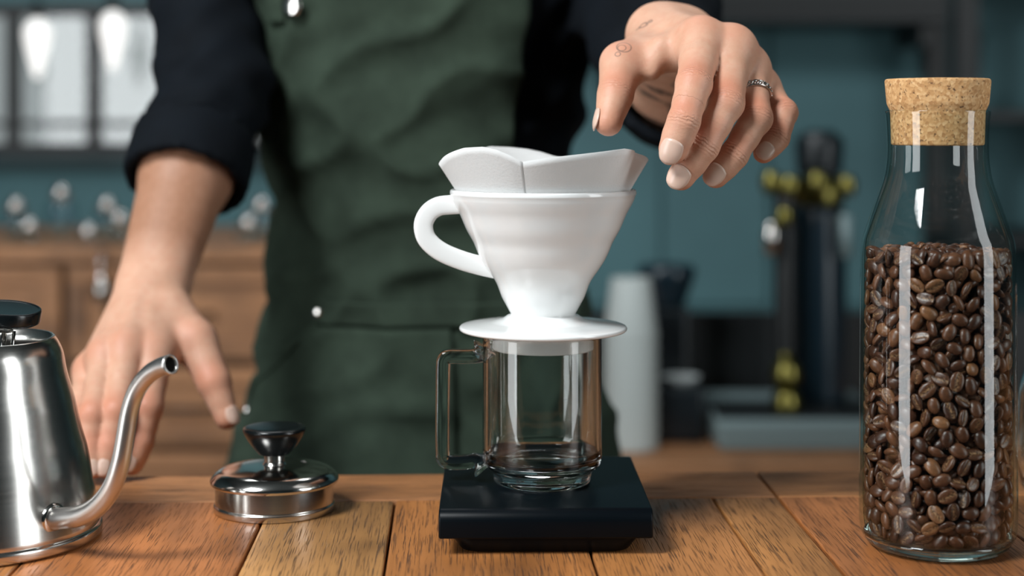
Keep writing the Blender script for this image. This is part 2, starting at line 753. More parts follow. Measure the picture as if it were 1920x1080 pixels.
win = tag(thing('window_1', None, None, (0, YB, 0)), kind='structure')
bm = bmesh.new()
for a in ((WX0, WX1, WZ0, WZ0 + 0.03), (WX0, WX1, WZ1 - 0.03, WZ1), (WX0, WX0 + 0.03, WZ0, WZ1), (WX1 - 0.03, WX1, WZ0, WZ1)):
    box_bm(a[0], a[1], 0.0, 0.05, a[2], a[3], bm=bm)
bm_obj('window_frame', bm, 'black_metal', win)
mx = [-1.42, -1.222, -1.024, -0.826]
for x in mx:
    box('mullion', x - 0.016, x + 0.016, 0.005, 0.045, WZ0 + 0.03, WZ1 - 0.03, 'black_metal', win)
edges = [WX0 + 0.03] + mx + [WX1 - 0.03]
for a, b in zip(edges[:-1], edges[1:]):
    box('glazing_bar', a + 0.016, b - 0.016, 0.01, 0.04, 0.232, 0.248, 'black_metal', win)
    for z0, z1 in ((WZ0 + 0.03, 0.232), (0.248, WZ1 - 0.03)):
        box('pane', a + 0.016, b - 0.016, 0.022, 0.026, z0, z1, 'window_glass', win)
box('window_sill', WX0 - 0.03, WX1 + 0.03, -0.04, 0.0, WZ0 - 0.03, WZ0, 'wall_dark', win)

# wall panels of the back wall on the right: raised boards
for i, (x0, x1) in enumerate(((0.10, 0.36), (0.37, 0.62), (0.63, 1.02), (1.14, 1.55), (1.56, 2.0))):
    p = box('wall_panel', x0, x1, YB - 0.015, YB, -0.2, 0.47, 'wall_paint', None, 0.004)
    p.parent = bpy.data.objects['wall_back']

# ------------------------------------------------------------------ far furniture, left: sideboard with glasses, lamps
cab = thing('wooden_sideboard', 'wooden sideboard with panelled doors standing below the window', 'sideboard', (-1.03, 2.9, FLOOR_Z))
H = 0.023 - FLOOR_Z
box('carcass', -0.66, 0.66, 0.02, 0.5, 0.06, H - 0.03, 'dark_wood', cab)
box('top_board', -0.68, 0.68, -0.015, 0.52, H - 0.03, H, 'cabinet_wood', cab, 0.003)
box('plinth', -0.64, 0.64, 0.05, 0.48, 0.0, 0.06, 'dark_wood', cab)
rows = [(H - 0.205, H - 0.038), (H - 0.36, H - 0.222), (H - 0.6, H - 0.376), (0.08, H - 0.616)]
for ri, (z0, z1) in enumerate(rows):
    for ci in range(3):
        x0 = -0.655 + ci * 0.44
        x1 = x0 + 0.428
        d = box('drawer', x0, x1, 0.0, 0.02, z0, z1, 'cabinet_wood', cab, 0.003)
        for a, b, c, e in ((x0, x1, z1 - 0.03, z1), (x0, x1, z0, z0 + 0.03), (x0, x0 + 0.035, z0 + 0.03, z1 - 0.03), (x1 - 0.035, x1, z0 + 0.03, z1 - 0.03)):
            box('drawer_rail', a, b, -0.008, 0.0, c, e, 'cabinet_wood', d, 0.002)
        if ri == 0:
            hx = x0 + 0.214 + (0.06 if ci == 1 else 0.0)
        else:
            hx = (x0 + x1) / 2
        if not (ri == 0 and ci == 1):
            tube('pull_handle', [(hx - 0.05, -0.008, (z0 + z1) / 2), (hx - 0.045, -0.03, (z0 + z1) / 2), (hx + 0.045, -0.03, (z0 + z1) / 2), (hx + 0.05, -0.008, (z0 + z1) / 2)], 0.004, 'black_metal', d, 8)

# a steel bottle opener hanging by the sideboard front
op = thing('bar_spoon', 'steel bar tool hanging on a hook in front of the wooden sideboard', 'bar tool', tuple(W(190, 470, 2.868)))
tube('stem', [(0, 0, 0), (0, -0.002, -0.03), (0, 0, -0.06)], 0.0025, 'silver', op, 8)
lathe('spoon_bowl', [(0, -0.1), (0.008, -0.096), (0.0125, -0.08), (0.011, -0.06), (0.006, -0.045), (0.0025, -0.035), (0, -0.034)], 'polished_steel', op, seg=20)
box('hook', -0.004, 0.004, -0.003, 0.012, -0.004, 0.004, 'black_metal', op)

jar_spots = [(30, 386, 3.02, 'glass jar with added steel glint ball at the corner end of the sideboard'),
             (56, 424, 2.97, 'low glass jar with added steel glint ball beside the corner jar'),
             (115, 362, 3.06, 'tall glass jar with added steel glint ball left of the mullion'),
             (166, 434, 2.98, 'low glass jar with added steel glint ball below the mullion'),
             (201, 385, 3.04, 'glass jar with added steel glint ball right of the mullion'),
             (225, 410, 2.97, 'glass jar with added steel glint ball beside the bare forearm'),
             (466, 418, 2.98, 'glass jar with added steel glint ball between arm and apron'),
             (491, 385, 3.05, 'tall glass jar with added steel glint ball close to the apron')]
for px, py, D, lab in jar_spots:
    c = W(px, py, D)
    hgt = c.z - 0.0232
    jar = thing('storage_jar', lab, 'jar', (c.x, D, 0.0232), 0, 'jars on the sideboard')
    lathe('jar_glass', rounded([(0, 0), (0.024, 0), (0.026, hgt - 0.02), (0.020, hgt - 0.012), (0.019, hgt - 0.012), (0.0245, hgt - 0.02), (0.0225, 0.004), (0, 0.004)], 0.003, 2), 'tumbler_glass', jar, seg=28)
    lathe('glint_ball', [(0.0, hgt - 0.016)] + [(0.0175 * math.sin(math.pi * k / 12), hgt - 0.0175 * math.cos(math.pi * k / 12)) for k in range(2, 12)] + [(0, hgt + 0.0175)], 'polished_steel', jar, seg=24)  # polished ball added to throw a small bright highlight

for px, py, lab, s in ((70, 92, 'glowing white pendant lamp before the window pane beside the corner', 1.0), (212, 78, 'glowing white pendant lamp before the window pane nearer the barista', 1.05)):
    c = W(px, py, 3.45)
    lp = thing('pendant_lamp', lab, 'lamp', tuple(c), 0, 'pendant lamps by the window')
    lathe('lamp_shade', catmull([(0.0, -0.062), (0.007, -0.058), (0.013, -0.035), (0.020, -0.01), (0.027, 0.025), (0.026, 0.045), (0.012, 0.062), (0.0, 0.065)], 3).tolist(), 'lamp_glow', lp, seg=24)
    lathe('lamp_socket', [(0, 0.068), (0.013, 0.068), (0.013, 0.10), (0, 0.10)], 'black_metal', lp, seg=16)
    tube('lamp_cord', [(0, 0, 0.1), (0, 0, CEIL_Z - c.z)], 0.003, 'black_metal', lp, 8)

# ------------------------------------------------------------------ far furniture, right: back counter and what stands on it
BZ = -0.25
bc = thing('back_counter', 'low wooden back counter along the teal wall', 'counter', (0, 0, FLOOR_Z))
box('worktop', -0.28, 2.2, 2.33, 2.74, BZ - 0.04 - FLOOR_Z, BZ - FLOOR_Z, 'cabinet_wood', bc, 0.004)
tag(box('splashback', -0.28, 2.2, 2.745, 2.765, FLOOR_Z, BZ + 0.17, 'black_metal', None, 0.002), 'low dark metal splashback along the rear of the back counter', 'splashback')
box('cupboard', -0.26, 2.18, 2.37, 2.74, 0.0, BZ - 0.04 - FLOOR_Z, 'dark_wood', bc)
for k in range(5):
    x0 = -0.25 + k * 0.485
    d = box('door', x0, x0 + 0.475, 2.35, 2.37, 0.05, BZ - 0.06 - FLOOR_Z, 'cabinet_wood', bc, 0.003)
    box('handle', x0 + 0.02, x0 + 0.03, 2.33, 2.35, 0.45, 0.6, 'black_metal', d, 0.002)

# tall tap tower / coffee machine
mc = thing('coffee_machine', 'dark coffee machine with brass fittings and steel drip tray on the back counter', 'coffee machine', (W(1455, 800, 2.55).x, 2.55, BZ))


def mz(py, D=2.55):
    return W(0, py, D).z - BZ


def mxx(px, D=2.55):
    return W(px, 0, D).x - W(1455, 0, D).x


TH = 0.047
box('drip_tray', mxx(1326), mxx(1640), -0.13, 0.14, 0.0005, TH, 'machine_steel', mc, 0.008)
box('tray_grille', mxx(1330), mxx(1630), -0.12, 0.02, TH, TH + 0.004, 'black_metal', mc, 0.002)
box('tray_lip', mxx(1322), mxx(1645), -0.14, -0.13, 0.024, TH + 0.002, 'machine_steel', mc, 0.003)
lathe('column', rounded([(0, TH), (0.017, TH), (0.017, mz(345)), (0, mz(345))], 0.004), 'black_metal', mc, (mxx(1462), -0.05, 0), 24)
lathe('boiler', rounded([(0, TH), (0.046, TH), (0.046, mz(410)), (0.036, mz(380)), (0, mz(378))], 0.012, 4), 'machine_enamel', mc, (mxx(1540), 0.03, 0), 32)
lathe('boiler_cap', rounded([(0, mz(330)), (0.036, mz(330)), (0.040, mz(262)), (0.025, mz(245)), (0, mz(243))], 0.008, 4), 'black_plastic', mc, (mxx(1542), 0.03, 0), 32)
lathe('boiler_collar', rounded([(0, mz(385)), (0.041, mz(385)), (0.043, mz(360)), (0.034, mz(332)), (0, mz(332))], 0.004, 3), 'brass', mc, (mxx(1542), 0.03, 0), 32)
tube('cross_pipe', [(mxx(1425), -0.05, mz(348)), (mxx(1470), -0.05, mz(345)), (mxx(1540), 0.0, mz(350))], 0.013, 'brass', mc, 14)
for px, py, r in ((1432, 338, 0.017), (1466, 345, 0.016), (1516, 338, 0.016), (1570, 345, 0.016), (1456, 400, 0.014)):
    lathe('brass_valve', rounded([(0, -r), (r * 0.8, -r), (r, 0), (r * 0.8, r), (0, r)], r * 0.4, 3), 'brass', mc, (mxx(px), -0.07, mz(py)), 16)
tube('steam_wand', [(mxx(1430), -0.08, mz(410)), (mxx(1430), -0.085, mz(430)), (mxx(1428), -0.085, mz(470))], [0.010, 0.013, 0.011], 'polished_steel', mc, 14)
tube('sight_glass', [(mxx(1578), -0.03, mz(400)), (mxx(1578), -0.03, mz(480))], 0.010, 'machine_steel', mc, 14)
for py in (690, 742):
    lathe('brass_nut', rounded([(0, -0.02), (0.019, -0.02), (0.024, 0), (0.019, 0.02), (0, 0.02)], 0.006, 3), 'brass', mc, (mxx(1460), -0.07, mz(py)), 16)
tube('brass_pipe', [(mxx(1460), -0.07, mz(650)), (mxx(1460), -0.07, TH + 0.005)], 0.010, 'brass', mc, 14)

# stack of paper cups, upside down, one inside the other
first = None
labs = ['white paper cup topmost in the upside down stack'] + ['white paper cup %s from the top of the upside down stack' % w_ for w_ in ('second', 'third', 'fourth', 'fifth', 'sixth', 'seventh', 'eighth')] + ['white paper cup at the bottom of the upside down stack']
cz = BZ
cp = rounded([(0.040, 0.0), (0.042, 0.003), (0.030, 0.095), (0, 0.095), (0, 0.0935), (0.0288, 0.0935), (0.0385, 0.002)], 0.0015, 2)
for k in range(9):
    if first is None:
        ob = first = lathe('paper_cup', cp, 'paper_cup', None, seg=32)
    else:
        ob = first.copy()
        COL.objects.link(ob)
    c = W(1183, 800, 2.45)
    ob.location = (c.x, 2.45, cz + k * 0.0205)
    tag(ob, labs[8 - k], 'cup', 'stacked paper cups')

# black grinder with a grey dish on its top
g = thing('coffee_grinder', 'black box shaped coffee grinder between paper cups and coffee machine', 'grinder', (W(1262, 0, 2.55).x, 2.55, BZ))
box('grinder_body', -0.043, 0.043, -0.07, 0.09, 0.0, 0.085, 'black_plastic', g, 0.008)
box('grinder_neck', -0.04, 0.03, 0.02, 0.09, 0.085, 0.2, 'black_plastic', g, 0.01)
lathe('grinder_hopper', rounded([(0, 0.2), (0.03, 0.2), (0.048, 0.25), (0.046, 0.265), (0, 0.27)], 0.005), 'machine_enamel', g, (-0.006, 0.05, 0), 24)
d = lathe('grey_dish', rounded([(0, 0), (0.020, 0), (0.031, 0.012), (0.029, 0.012), (0.019, 0.003), (0, 0.003)], 0.002), 'grey_dish', None, (W(1272, 0, 2.55).x, 2.52, BZ + 0.0852), 24)
tag(d, 'shallow grey dish on the black grinder', 'dish')

# black steel shelving on the right
sh = thing('steel_shelving', 'black steel shelving frame against the teal wall', 'shelving', (0, 3.6, FLOOR_Z))
for x in (1.02, 2.2):
    for y in (0.0, 0.26):
        box('post', x - 0.025, x + 0.025, y - 0.025, y + 0.025, 0, 1.9, 'black_metal', sh, 0.002)
for z in (0.25, 0.65, 1.03, 1.31, 1.66):
    box('shelf', 1.0, 2.22, -0.03, 0.29, z - 0.012, z + 0.012, 'black_metal', sh, 0.002)
hs = thing('wall_shelf', 'black shelf board fixed high on the teal wall', 'shelf', (0, 3.75, 0))
box('shelf_board', 0.10, 0.98, -0.16, 0.13, 0.47, 0.50, 'black_metal', hs, 0.002)
box('shelf_rail', 0.10, 0.98, -0.165, -0.15, 0.50, 0.60, 'black_metal', hs, 0.002)
for x in (0.14, 0.94):
    box('bracket', x - 0.012, x + 0.012, -0.12, 0.13, 0.42, 0.47, 'black_metal', hs, 0.002)

# ------------------------------------------------------------------ bar counter with its boards
ROT = 0.0373
ORG = Vector((0, 1.135, 0))
bar = thing('bar_counter', 'oiled oak bar counter built of wide planks', 'counter', (ORG.x, ORG.y, FLOOR_Z), ROT)
UP = -FLOOR_Z
Rm = Matrix.Rotation(-ROT, 2)


def to_local(x, y):
    v = Rm @ Vector((x - ORG.x, y - ORG.y))
    return v.x, v.y


def joint(px):
    D = CAMZ * FPX / (1080 - HY)
    return to_local((px - 960) / FPX * D, D)[0]


J = [joint(p) for p in (442, 719, 1122, 1437, 1586)]
left = [J[0] - 0.125, J[0] - 0.22, J[0] - 0.33, J[0] - 0.43, J[0] - 0.55, J[0] - 0.66, J[0] - 0.77, J[0] - 0.89]
right = [J[-1] + 0.125 + k * 0.105 for k in range(9)]
js = sorted(left) + J + right
tints = {J[0]: (0.34, 0.135, 0.050)}
YF_L, YC = -0.335, -0.0775
pal = [(0.504, 0.198, 0.064), (0.463, 0.188, 0.059), (0.420, 0.159, 0.051), (0.518, 0.213, 0.068), (0.435, 0.159, 0.049)]


def plank(name, x0, x1, y0, y1, col, gap=0.0009, mt='oiled_oak', dz=0.0):
    cx, cy = (x0 + x1) / 2, (y0 + y1) / 2
    ob = bm_obj(name, box_bm(x0 - cx + gap, x1 - cx - gap, y0 - cy + gap * 0.6, y1 - cy - gap * 0.6, -0.035, 0.0, 0.0012, 2), mt, bar, False, (cx, cy, UP + dz))
    ob.color = (*col, 1)
    return ob


for i, (a, b) in enumerate(zip(js[:-1], js[1:])):
    c = pal[i % 5]
    if abs(b - J[0]) < 1e-6:
        c = (0.518, 0.189, 0.059)
    elif abs(a - J[0]) < 1e-6:
        c = (0.610, 0.306, 0.108)
    elif abs(a - J[1]) < 1e-6:
        c = (0.475, 0.188, 0.057)
    elif abs(a - J[2]) < 1e-6:
        c = (0.504, 0.211, 0.067)
    elif abs(a - J[3]) < 1e-6:
        c = (0.475, 0.206, 0.063)
    elif abs(a - J[4]) < 1e-6:
        c = (0.420, 0.154, 0.048)
    plank('plank', a, b, YF_L, YC, c, 0.0011 if abs(a - J[4]) < 1e-6 else 0.0008, dz=-0.0001 * (i % 3))
plank('end_board', js[0], J[4], YC, 0.0, (0.504, 0.220, 0.085), mt='oiled_oak_cross')
plank('end_board', J[4], js[-1], YC, 0.0, (0.518, 0.220, 0.075), mt='oiled_oak_cross')
box('under_board', js[0] + 0.02, js[-1] - 0.02, YF_L + 0.02, -0.02, UP - 0.05, UP - 0.0355, 'dark_wood', bar)
box('counter_base', js[0] + 0.1, js[-1] - 0.1, YF_L + 0.06, -0.06, 0, UP - 0.05, 'dark_wood', bar)

# ------------------------------------------------------------------ kitchen scale
sx, sy = 0.0186, 0.995
scale = thing('kitchen_scale', 'flat black kitchen scale under the glass mug', 'scale', (sx, sy, 0), math.radians(0.7))
ST = 0.0265
# base: rounded, narrower towards the table
bm = bmesh.new()
r1 = [(-0.0535, -0.0735), (0.0535, -0.0735), (0.0535, 0.0735), (-0.0535, 0.0735)]


def rrect(hx, hy, r, n=6):
    out = []
    for cx, cy, a0 in ((hx - r, hy - r, 0), (-hx + r, hy - r, 90), (-hx + r, -hy + r, 180), (hx - r, -hy + r, 270)):
        for k in range(n + 1):
            a = math.radians(a0 + 90 * k / n)
            out.append((cx + r * math.cos(a), cy + r * math.sin(a)))
    return out


def loft(name, rings, material, parent, smooth=True):
    """rings: list of (outline, z)"""
    verts, faces = [], []
    m = len(rings[0][0])
    for pts, z in rings:
        for x, y in pts:
            verts.append((x, y, z))
    for i in range(len(rings) - 1):
        for k in range(m):
            k2 = (k + 1) % m
            faces.append((i * m + k, i * m + k2, (i + 1) * m + k2, (i + 1) * m + k))
    faces.append(tuple(range(m))[::-1])
    faces.append(tuple((len(rings) - 1) * m + k for k in range(m)))
    ob = mesh_obj(name, verts, faces, material, parent, smooth)
    fix_normals(ob)
    return ob


loft('scale_body', [(rrect(0.0455, 0.0655, 0.008), 0.0), (rrect(0.049, 0.069, 0.010), 0.0012), (rrect(0.0535, 0.0725, 0.011), 0.0075), (rrect(0.055, 0.0735, 0.011), 0.0125)], 'scale_plastic', scale)
# weighing tray: front and back edges roll over, sides are cut straight
prof = []
hy_ = 0.0765
prof = [(-hy_, 0.0100), (-hy_, 0.0195)]
for k in range(1, 8):
    a = math.radians(180 - 90 * k / 7)
    prof.append((-hy_ + 0.007 + 0.007 * math.cos(a), 0.0195 + 0.007 * math.sin(a)))
prof += [(-y, z) for y, z in prof[::-1]]
verts, faces = [], []
hx_ = 0.0617
for s in (-1, 1):
    for y, z in prof:
        verts.append((s * hx_, y, z))
m = len(prof)
for k in range(m - 1):
    faces.append((k, k + 1, m + k + 1, m + k))
faces.append((m - 1, 0, m, 2 * m - 1))
faces.append(tuple(range(m)))
faces.append(tuple(range(m, 2 * m)))
tray = mesh_obj('weighing_tray', verts, faces, 'scale_plastic', scale, True)
fix_normals(tray)
bv = tray.modifiers.new('bevel', 'BEVEL')
bv.width, bv.segments, bv.limit_method = 0.0012, 2, 'ANGLE'
bv.angle_limit = math.radians(50)
bv.harden_normals = False

# ------------------------------------------------------------------ glass mug
MX, MY = 0.0187, 0.993
mug = thing('glass_mug', 'empty clear glass mug with square handle on the black scale', 'mug', (MX, MY, ST))
pr = [(0, 0.0022), (0.020, 0.0020), (0.024, 0.0), (0.0292, 0.0), (0.0302, 0.0015), (0.0307, 0.0068), (0.0330, 0.0088), (0.0362, 0.0112), (0.0370, 0.0145),
      (0.0370, 0.0905), (0.0362, 0.0922), (0.0348, 0.0922), (0.0340, 0.0905), (0.0340, 0.0200), (0.0325, 0.0155), (0.0285, 0.0128), (0.020, 0.0115), (0, 0.0112)]
lathe('mug_body', rounded(pr, 0.0012, 3), 'clear_glass', mug, seg=128)


def hz(py):
    return CAMZ - (py - HY) / FPX * MY - ST


def hxx(px):
    return (px - 960) / FPX * MY - MX


hp = [(-0.0355, hz(652)), (-0.038, hz(662)), (-0.042, hz(667)), (hxx(868), hz(668)), (hxx(842), hz(668)), (hxx(833), hz(674)), (hxx(831), hz(690)), (hxx(830), hz(770)), (hxx(830), hz(845)),
      (hxx(832), hz(860)), (hxx(842), hz(866)), (hxx(868), hz(866)), (-0.042, hz(864)), (-0.038, hz(868)), (-0.0355, hz(876))]
path = [(x, 0, z) for x, z in catmull(hp, 4)]
sec = [(math.copysign(abs(math.cos(a)) ** 0.55, math.cos(a)), math.copysign(abs(math.sin(a)) ** 0.55, math.sin(a))) for a in [2 * math.pi * k / 20 for k in range(20)]]
n = len(path)
rad = [0.0040 + 0.0035 * max(0, 1 - min(i, n - 1 - i) / 9.0) ** 1.5 for i in range(n)]
tube('mug_handle', path, rad, 'clear_glass', mug, section=[(u * 1.1, v) for u, v in sec], up=(0, 1, 0))

# ------------------------------------------------------------------ ceramic dripper
DZ = 0.1190
drip = thing('ceramic_dripper', 'white ceramic pour-over dripper standing on the glass mug', 'coffee dripper', (0.0193, MY, DZ))


def dz_(py):
    return CAMZ - (py - HY) / FPX * MY - DZ


k_ = MY / FPX
outer = [(0.0312, -0.0103), (0.0318, -0.0095), (0.0318, 0.0004), (0.047, 0.0006), (0.0512, 0.0010), (0.0523, 0.0024), (0.0515, 0.0040), (0.044, 0.0052), (0.033, 0.0066), (0.0255, 0.0082), (0.0222, 0.0105)]
for r, py in ((61, 588), (65, 580), (76, 558), (89, 529), (105, 503), (115, 487), (124.5, 470), (132, 452), (141.5, 433), (150, 415), (157.5, 400), (165, 386), (171, 372)):
    outer.append((r * k_, dz_(py)))
outer += [(173 * k_, dz_(366)), (175 * k_, dz_(363)), (174.5 * k_, dz_(357)), (172 * k_, dz_(354.5)), (168 * k_, dz_(355.5))]
inner = [(0.0535, dz_(361)), (0.045, dz_(415)), (0.035, dz_(475)), (0.024, dz_(540)), (0.0165, dz_(588)), (0.0125, 0.003), (0.0125, -0.004), (0.024, -0.0075), (0.0285, -0.0103)]
ring_prof = [(r + 0.00028 * math.sin((z - dz_(372)) / (66 * k_) * 2 * math.pi + 0.6) * min(1, max(0, (z - 0.012) / 0.01)) * min(1, max(0, (dz_(366) - z) / 0.004)), z) for r, z in catmull(outer[10:24], 5).tolist()]
lathe('dripper_cone', rounded(outer[:10], 0.0008, 2) + ring_prof + rounded(outer[24:] + inner, 0.0008, 2), 'porcelain', drip, seg=128, closed=True)
# handle: a flat strap loop
hp = [(862, 383), (845, 384), (822, 387), (804, 399), (794, 420), (798, 444), (813, 462), (835, 476), (868, 489), (900, 498), (922, 503), (938, 506)]
hpx = [((px - 960) / FPX * MY - 0.0193, 0, dz_(py)) for px, py in catmull(hp, 4)]
sec = [(0.0060 * math.copysign(abs(math.cos(a)) ** 0.7, math.cos(a)), 0.00225 * math.copysign(abs(math.sin(a)) ** 0.8, math.sin(a))) for a in [2 * math.pi * k / 20 for k in range(20)]]
tube('dripper_handle', hpx, 1.0, 'porcelain', drip, section=sec, up=(0, 1, 0)).rotation_euler = (0, 0, 0)

# ------------------------------------------------------------------ paper filter (one sheet rolled into a cone, seam in front)
pts = {-12: 303, -18: 291, -25: 280.5, -33: 275, -45: 277, -60: 288, -75: 299, -90: 308, -105: 304, -120: 296, -140: 282, -150: 274.5, -162: 276, -172: 279.5, -180: 285, -188: 293, -200: 299, -215: 303, -240: 305, -258: 304, -270: 300,
       -288: 291, -302: 283.5, -317: 278.5, -335: 286, -355: 294, -372: 303.5}
ks = sorted(pts)
NA, NV = 240, 26
verts, faces = [], []
for i in range(NA + 1):
    ph = -12 - 366 * i / NA
    py = np.interp(ph, ks, [pts[k] for k in ks])
    a = math.radians(ph)
    Dp = MY - 0.062 * math.cos(a)
    zt = CAMZ - (py - HY) / FPX * Dp
    zb = 0.128
    for j in range(NV + 1):
        v = j / NV
        z = zb + (zt - zb) * v
        r = 0.530 * (z - 0.1055)
        top = max(0, (z - 0.205) / 0.022)
        # small waves above the rim, the corner at the right folds in
        r += top * (0.0011 * math.sin(3 * a + 0.8) + 0.0006 * math.sin(7 * a + 2))
        fold = math.exp(-((ph + 297) / 8.0) ** 2)
        r -= 0.0030 * fold * max(0, top) ** 1.5
        # pressed side creases give the cone two sharp edges
        r += min(1.2, top) * (0.0022 * math.exp(-abs(ph + 90) / 14) + 0.0022 * math.exp(-abs(ph + 270) / 14))
        r += 0.0002 * (1 - i / NA)
        verts.append((r * math.sin(a), -r * math.cos(a), z - DZ))
for i in range(NA):
    for j in range(NV):
        q = i * (NV + 1) + j
        faces.append((q, q + 1, q + NV + 2, q + NV + 1))
flt = mesh_obj('paper_filter', verts, faces, 'filter_paper', None, True, (0.0193, MY, DZ))
sd = flt.modifiers.new('solid', 'SOLIDIFY')
sd.thickness, sd.offset = 0.0002, 0
tag(flt, 'white paper coffee filter cone sitting in the ceramic dripper', 'coffee filter')

# ------------------------------------------------------------------ kettle
KX, KY = -0.323, 0.96
ket = thing('gooseneck_kettle', 'brushed steel gooseneck kettle without its lid', 'kettle', (KX, KY, 0))


def krz(px, py):
    r = (px + 49) * 0.000311
    return (r, CAMZ - (py - HY) / FPX * (KY + 0.31 * r))


sil = [krz(*p) for p in ((187, 968), (183, 940), (178, 912), (172, 886), (168.5, 858), (160, 828), (151, 800), (146, 772), (141.5, 742), (134, 717), (127, 690), (118, 658), (109, 638), (103, 629))]
sil = [(0.45 * r + 0.55 * float(np.interp(z, [sil[0][1], sil[5][1], sil[-1][1]], [sil[0][0], sil[5][0] + 0.0012, sil[-1][0]])) if 0 < i < len(sil) - 3 else r, z) for i, (r, z) in enumerate(sil)]
body = [(0.0, 0.004), (0.066, 0.004), (0.0725, 0.006)] + catmull(sil, 3).tolist()
rt, zt = sil[-1]
body += [(rt - 0.0008, zt + 0.0009), (rt - 0.0022, zt + 0.0006)]
body += [(rt - 0.0026, zt - 0.012), (rt - 0.0015, zt - 0.013)] + [(r - 0.0016, z) for r, z in sil[-3::-1]] + [(0.070, 0.008), (0.0, 0.007)]
lathe('kettle_body', body, 'brushed_steel', ket, seg=128)
rb = 241 * 0.000311
lathe('base_rim', rounded([(0, 0), (rb - 0.002, 0), (rb, 0.0015), (rb + 0.0003, 0.0062), (rb - 0.0012, 0.0078), (rb - 0.005, 0.0078), (0, 0.0055)], 0.0008, 2), 'brushed_steel', ket, seg=96)
AL = math.radians(57)
sd_, cd_ = math.sin(AL), -math.cos(AL)


def spout_pt(px, py):
    q = (px - 960) / FPX
    s = (q * KY - KX) / (sd_ - q * cd_)
    D = KY + s * cd_
    return (s * sd_, s * cd_, CAMZ - (py - HY) / FPX * D)


sp = [(96, 973), (112, 972), (150, 967), (183, 949), (210, 914), (226, 868), (235, 820), (243, 772), (256, 733), (277, 704), (300, 689), (321, 683)]
spr = [0.0062, 0.0062, 0.0060, 0.0058, 0.0055, 0.0053, 0.0051, 0.0050, 0.0050, 0.0051, 0.0052, 0.0055]
c4 = catmull([(*spout_pt(*p), r) for p, r in zip(sp, spr)], 5)
out_path = [tuple(q[:3]) for q in c4]
n = len(out_path)
# outer skin, lip, inner skin
V, Fq = [], []
spv = Vector((-cd_, sd_, 0))


def ringpts(p, d, r, seg=24):
    s = spv.normalized()
    t = d.cross(s).normalized()
    return [Vector(p) + s * (r * math.cos(2 * math.pi * k / seg)) + t * (r * math.sin(2 * math.pi * k / seg)) for k in range(seg)]


rings = []
for i in range(n):
    d = (Vector(out_path[min(i + 1, n - 1)]) - Vector(out_path[max(i - 1, 0)])).normalized()
    rings.append((out_path[i], d, c4[i][3]))
allr = rings + [(rings[-1][0], rings[-1][1], rings[-1][2] - 0.0011)] + [(p, d, r - 0.0012) for p, d, r in rings[::-1][1:14]]
for p, d, r in allr:
    V += ringpts(p, d, r)
for i in range(len(allr) - 1):
    for k in range(24):
        k2 = (k + 1) % 24
        Fq.append((i * 24 + k, i * 24 + k2, (i + 1) * 24 + k2, (i + 1) * 24 + k))
fix_normals(mesh_obj('spout', V, Fq, 'spout_steel', ket))
c0 = Vector(out_path[1])
d0 = Vector((sd_, cd_, 0.0)).normalized()
coll = lathe('spout_collar', rounded([(0.0055, 0.003), (0.0085, 0.0026), (0.0095, 0.0004), (0.0095, -0.006), (0.0055, -0.006)], 0.0007, 2, False), 'polished_steel', ket, seg=32)
coll.location = Vector(out_path[0]) + d0 * 0.0012
coll.rotation_euler = d0.to_track_quat('Z', 'Y').to_euler()
# handle on the far side of the spout
hd = [(-0.050, 0.094), (-0.075, 0.105), (-0.105, 0.110), (-0.135, 0.098), (-0.145, 0.07), (-0.135, 0.04), (-0.115, 0.022), (-0.100, 0.018)]
hc = catmull(hd, 4)
kh = tube('kettle_handle', [(s * sd_, s * cd_, z) for s, z in hc], 1.0, 'knob_plastic', ket, section=[(0.008 * math.cos(a), 0.006 * math.sin(a)) for a in [2 * math.pi * k / 16 for k in range(16)]], up=(-cd_, sd_, 0))

# dial thermometer leaning in the kettle
tc = W(14, 590, 0.955)
th = thing('dial_thermometer', 'black dial thermometer with steel probe stuck in the kettle opening', 'thermometer', tuple(tc))
axis = Vector((0.13, -0.10, 1)).normalized()
th.rotation_euler = axis.to_track_quat('Z', 'Y').to_euler()
lathe('dial_case', rounded([(0, -0.0048), (0.0165, -0.0048), (0.0196, -0.003), (0.0196, 0.0040), (0.0185, 0.0048), (0.0175, 0.0040), (0, 0.0040)], 0.0008, 2), 'knob_plastic', th, seg=64)
lathe('knurled_nut', rounded([(0, -0.0088), (0.0052, -0.0088), (0.0052, -0.0048), (0, -0.0048)], 0.0005, 2), 'silver', th, (-0.004, -0.004, 0), 20)
lathe('probe', [(0, -0.10), (0.0014, -0.097), (0.0016, -0.0085), (0, -0.0085)], 'silver', th, (-0.004, -0.004, 0), 14)
tube('probe_clip', [(0.0015, -0.006, -0.0088), (0.001, -0.0065, -0.03), (-0.0005, -0.006, -0.045)], 0.0011, 'silver', th, 8)

# ------------------------------------------------------------------ kettle lid on the table
lid = thing('kettle_lid', 'steel kettle lid with black knob lying on the planks', 'kettle lid', (-0.1530, 1.031, 0))
lathe('lid_band', rounded([(0, 0.001), (0.0372, 0.001), (0.0376, 0.0), (0.0388, 0.0002), (0.0388, 0.0042), (0.0378, 0.0048), (0.0378, 0.0178), (0.036, 0.019), (0, 0.019)], 0.0005, 2), 'brushed_steel', lid, seg=96)
lathe('lid_dome', catmull([(0.0368, 0.0175), (0.0402, 0.0176), (0.0411, 0.0190), (0.0404, 0.0212), (0.0375, 0.0242), (0.0335, 0.0262), (0.026, 0.0278), (0.017, 0.0288), (0.0, 0.0292)], 4).tolist(), 'polished_steel', lid, seg=96)
lathe('knob_neck', rounded([(0.0, 0.0285), (0.0082, 0.0287), (0.0066, 0.0305), (0.0066, 0.0355), (0, 0.0355)], 0.0006, 2), 'brushed_steel', lid, seg=40)
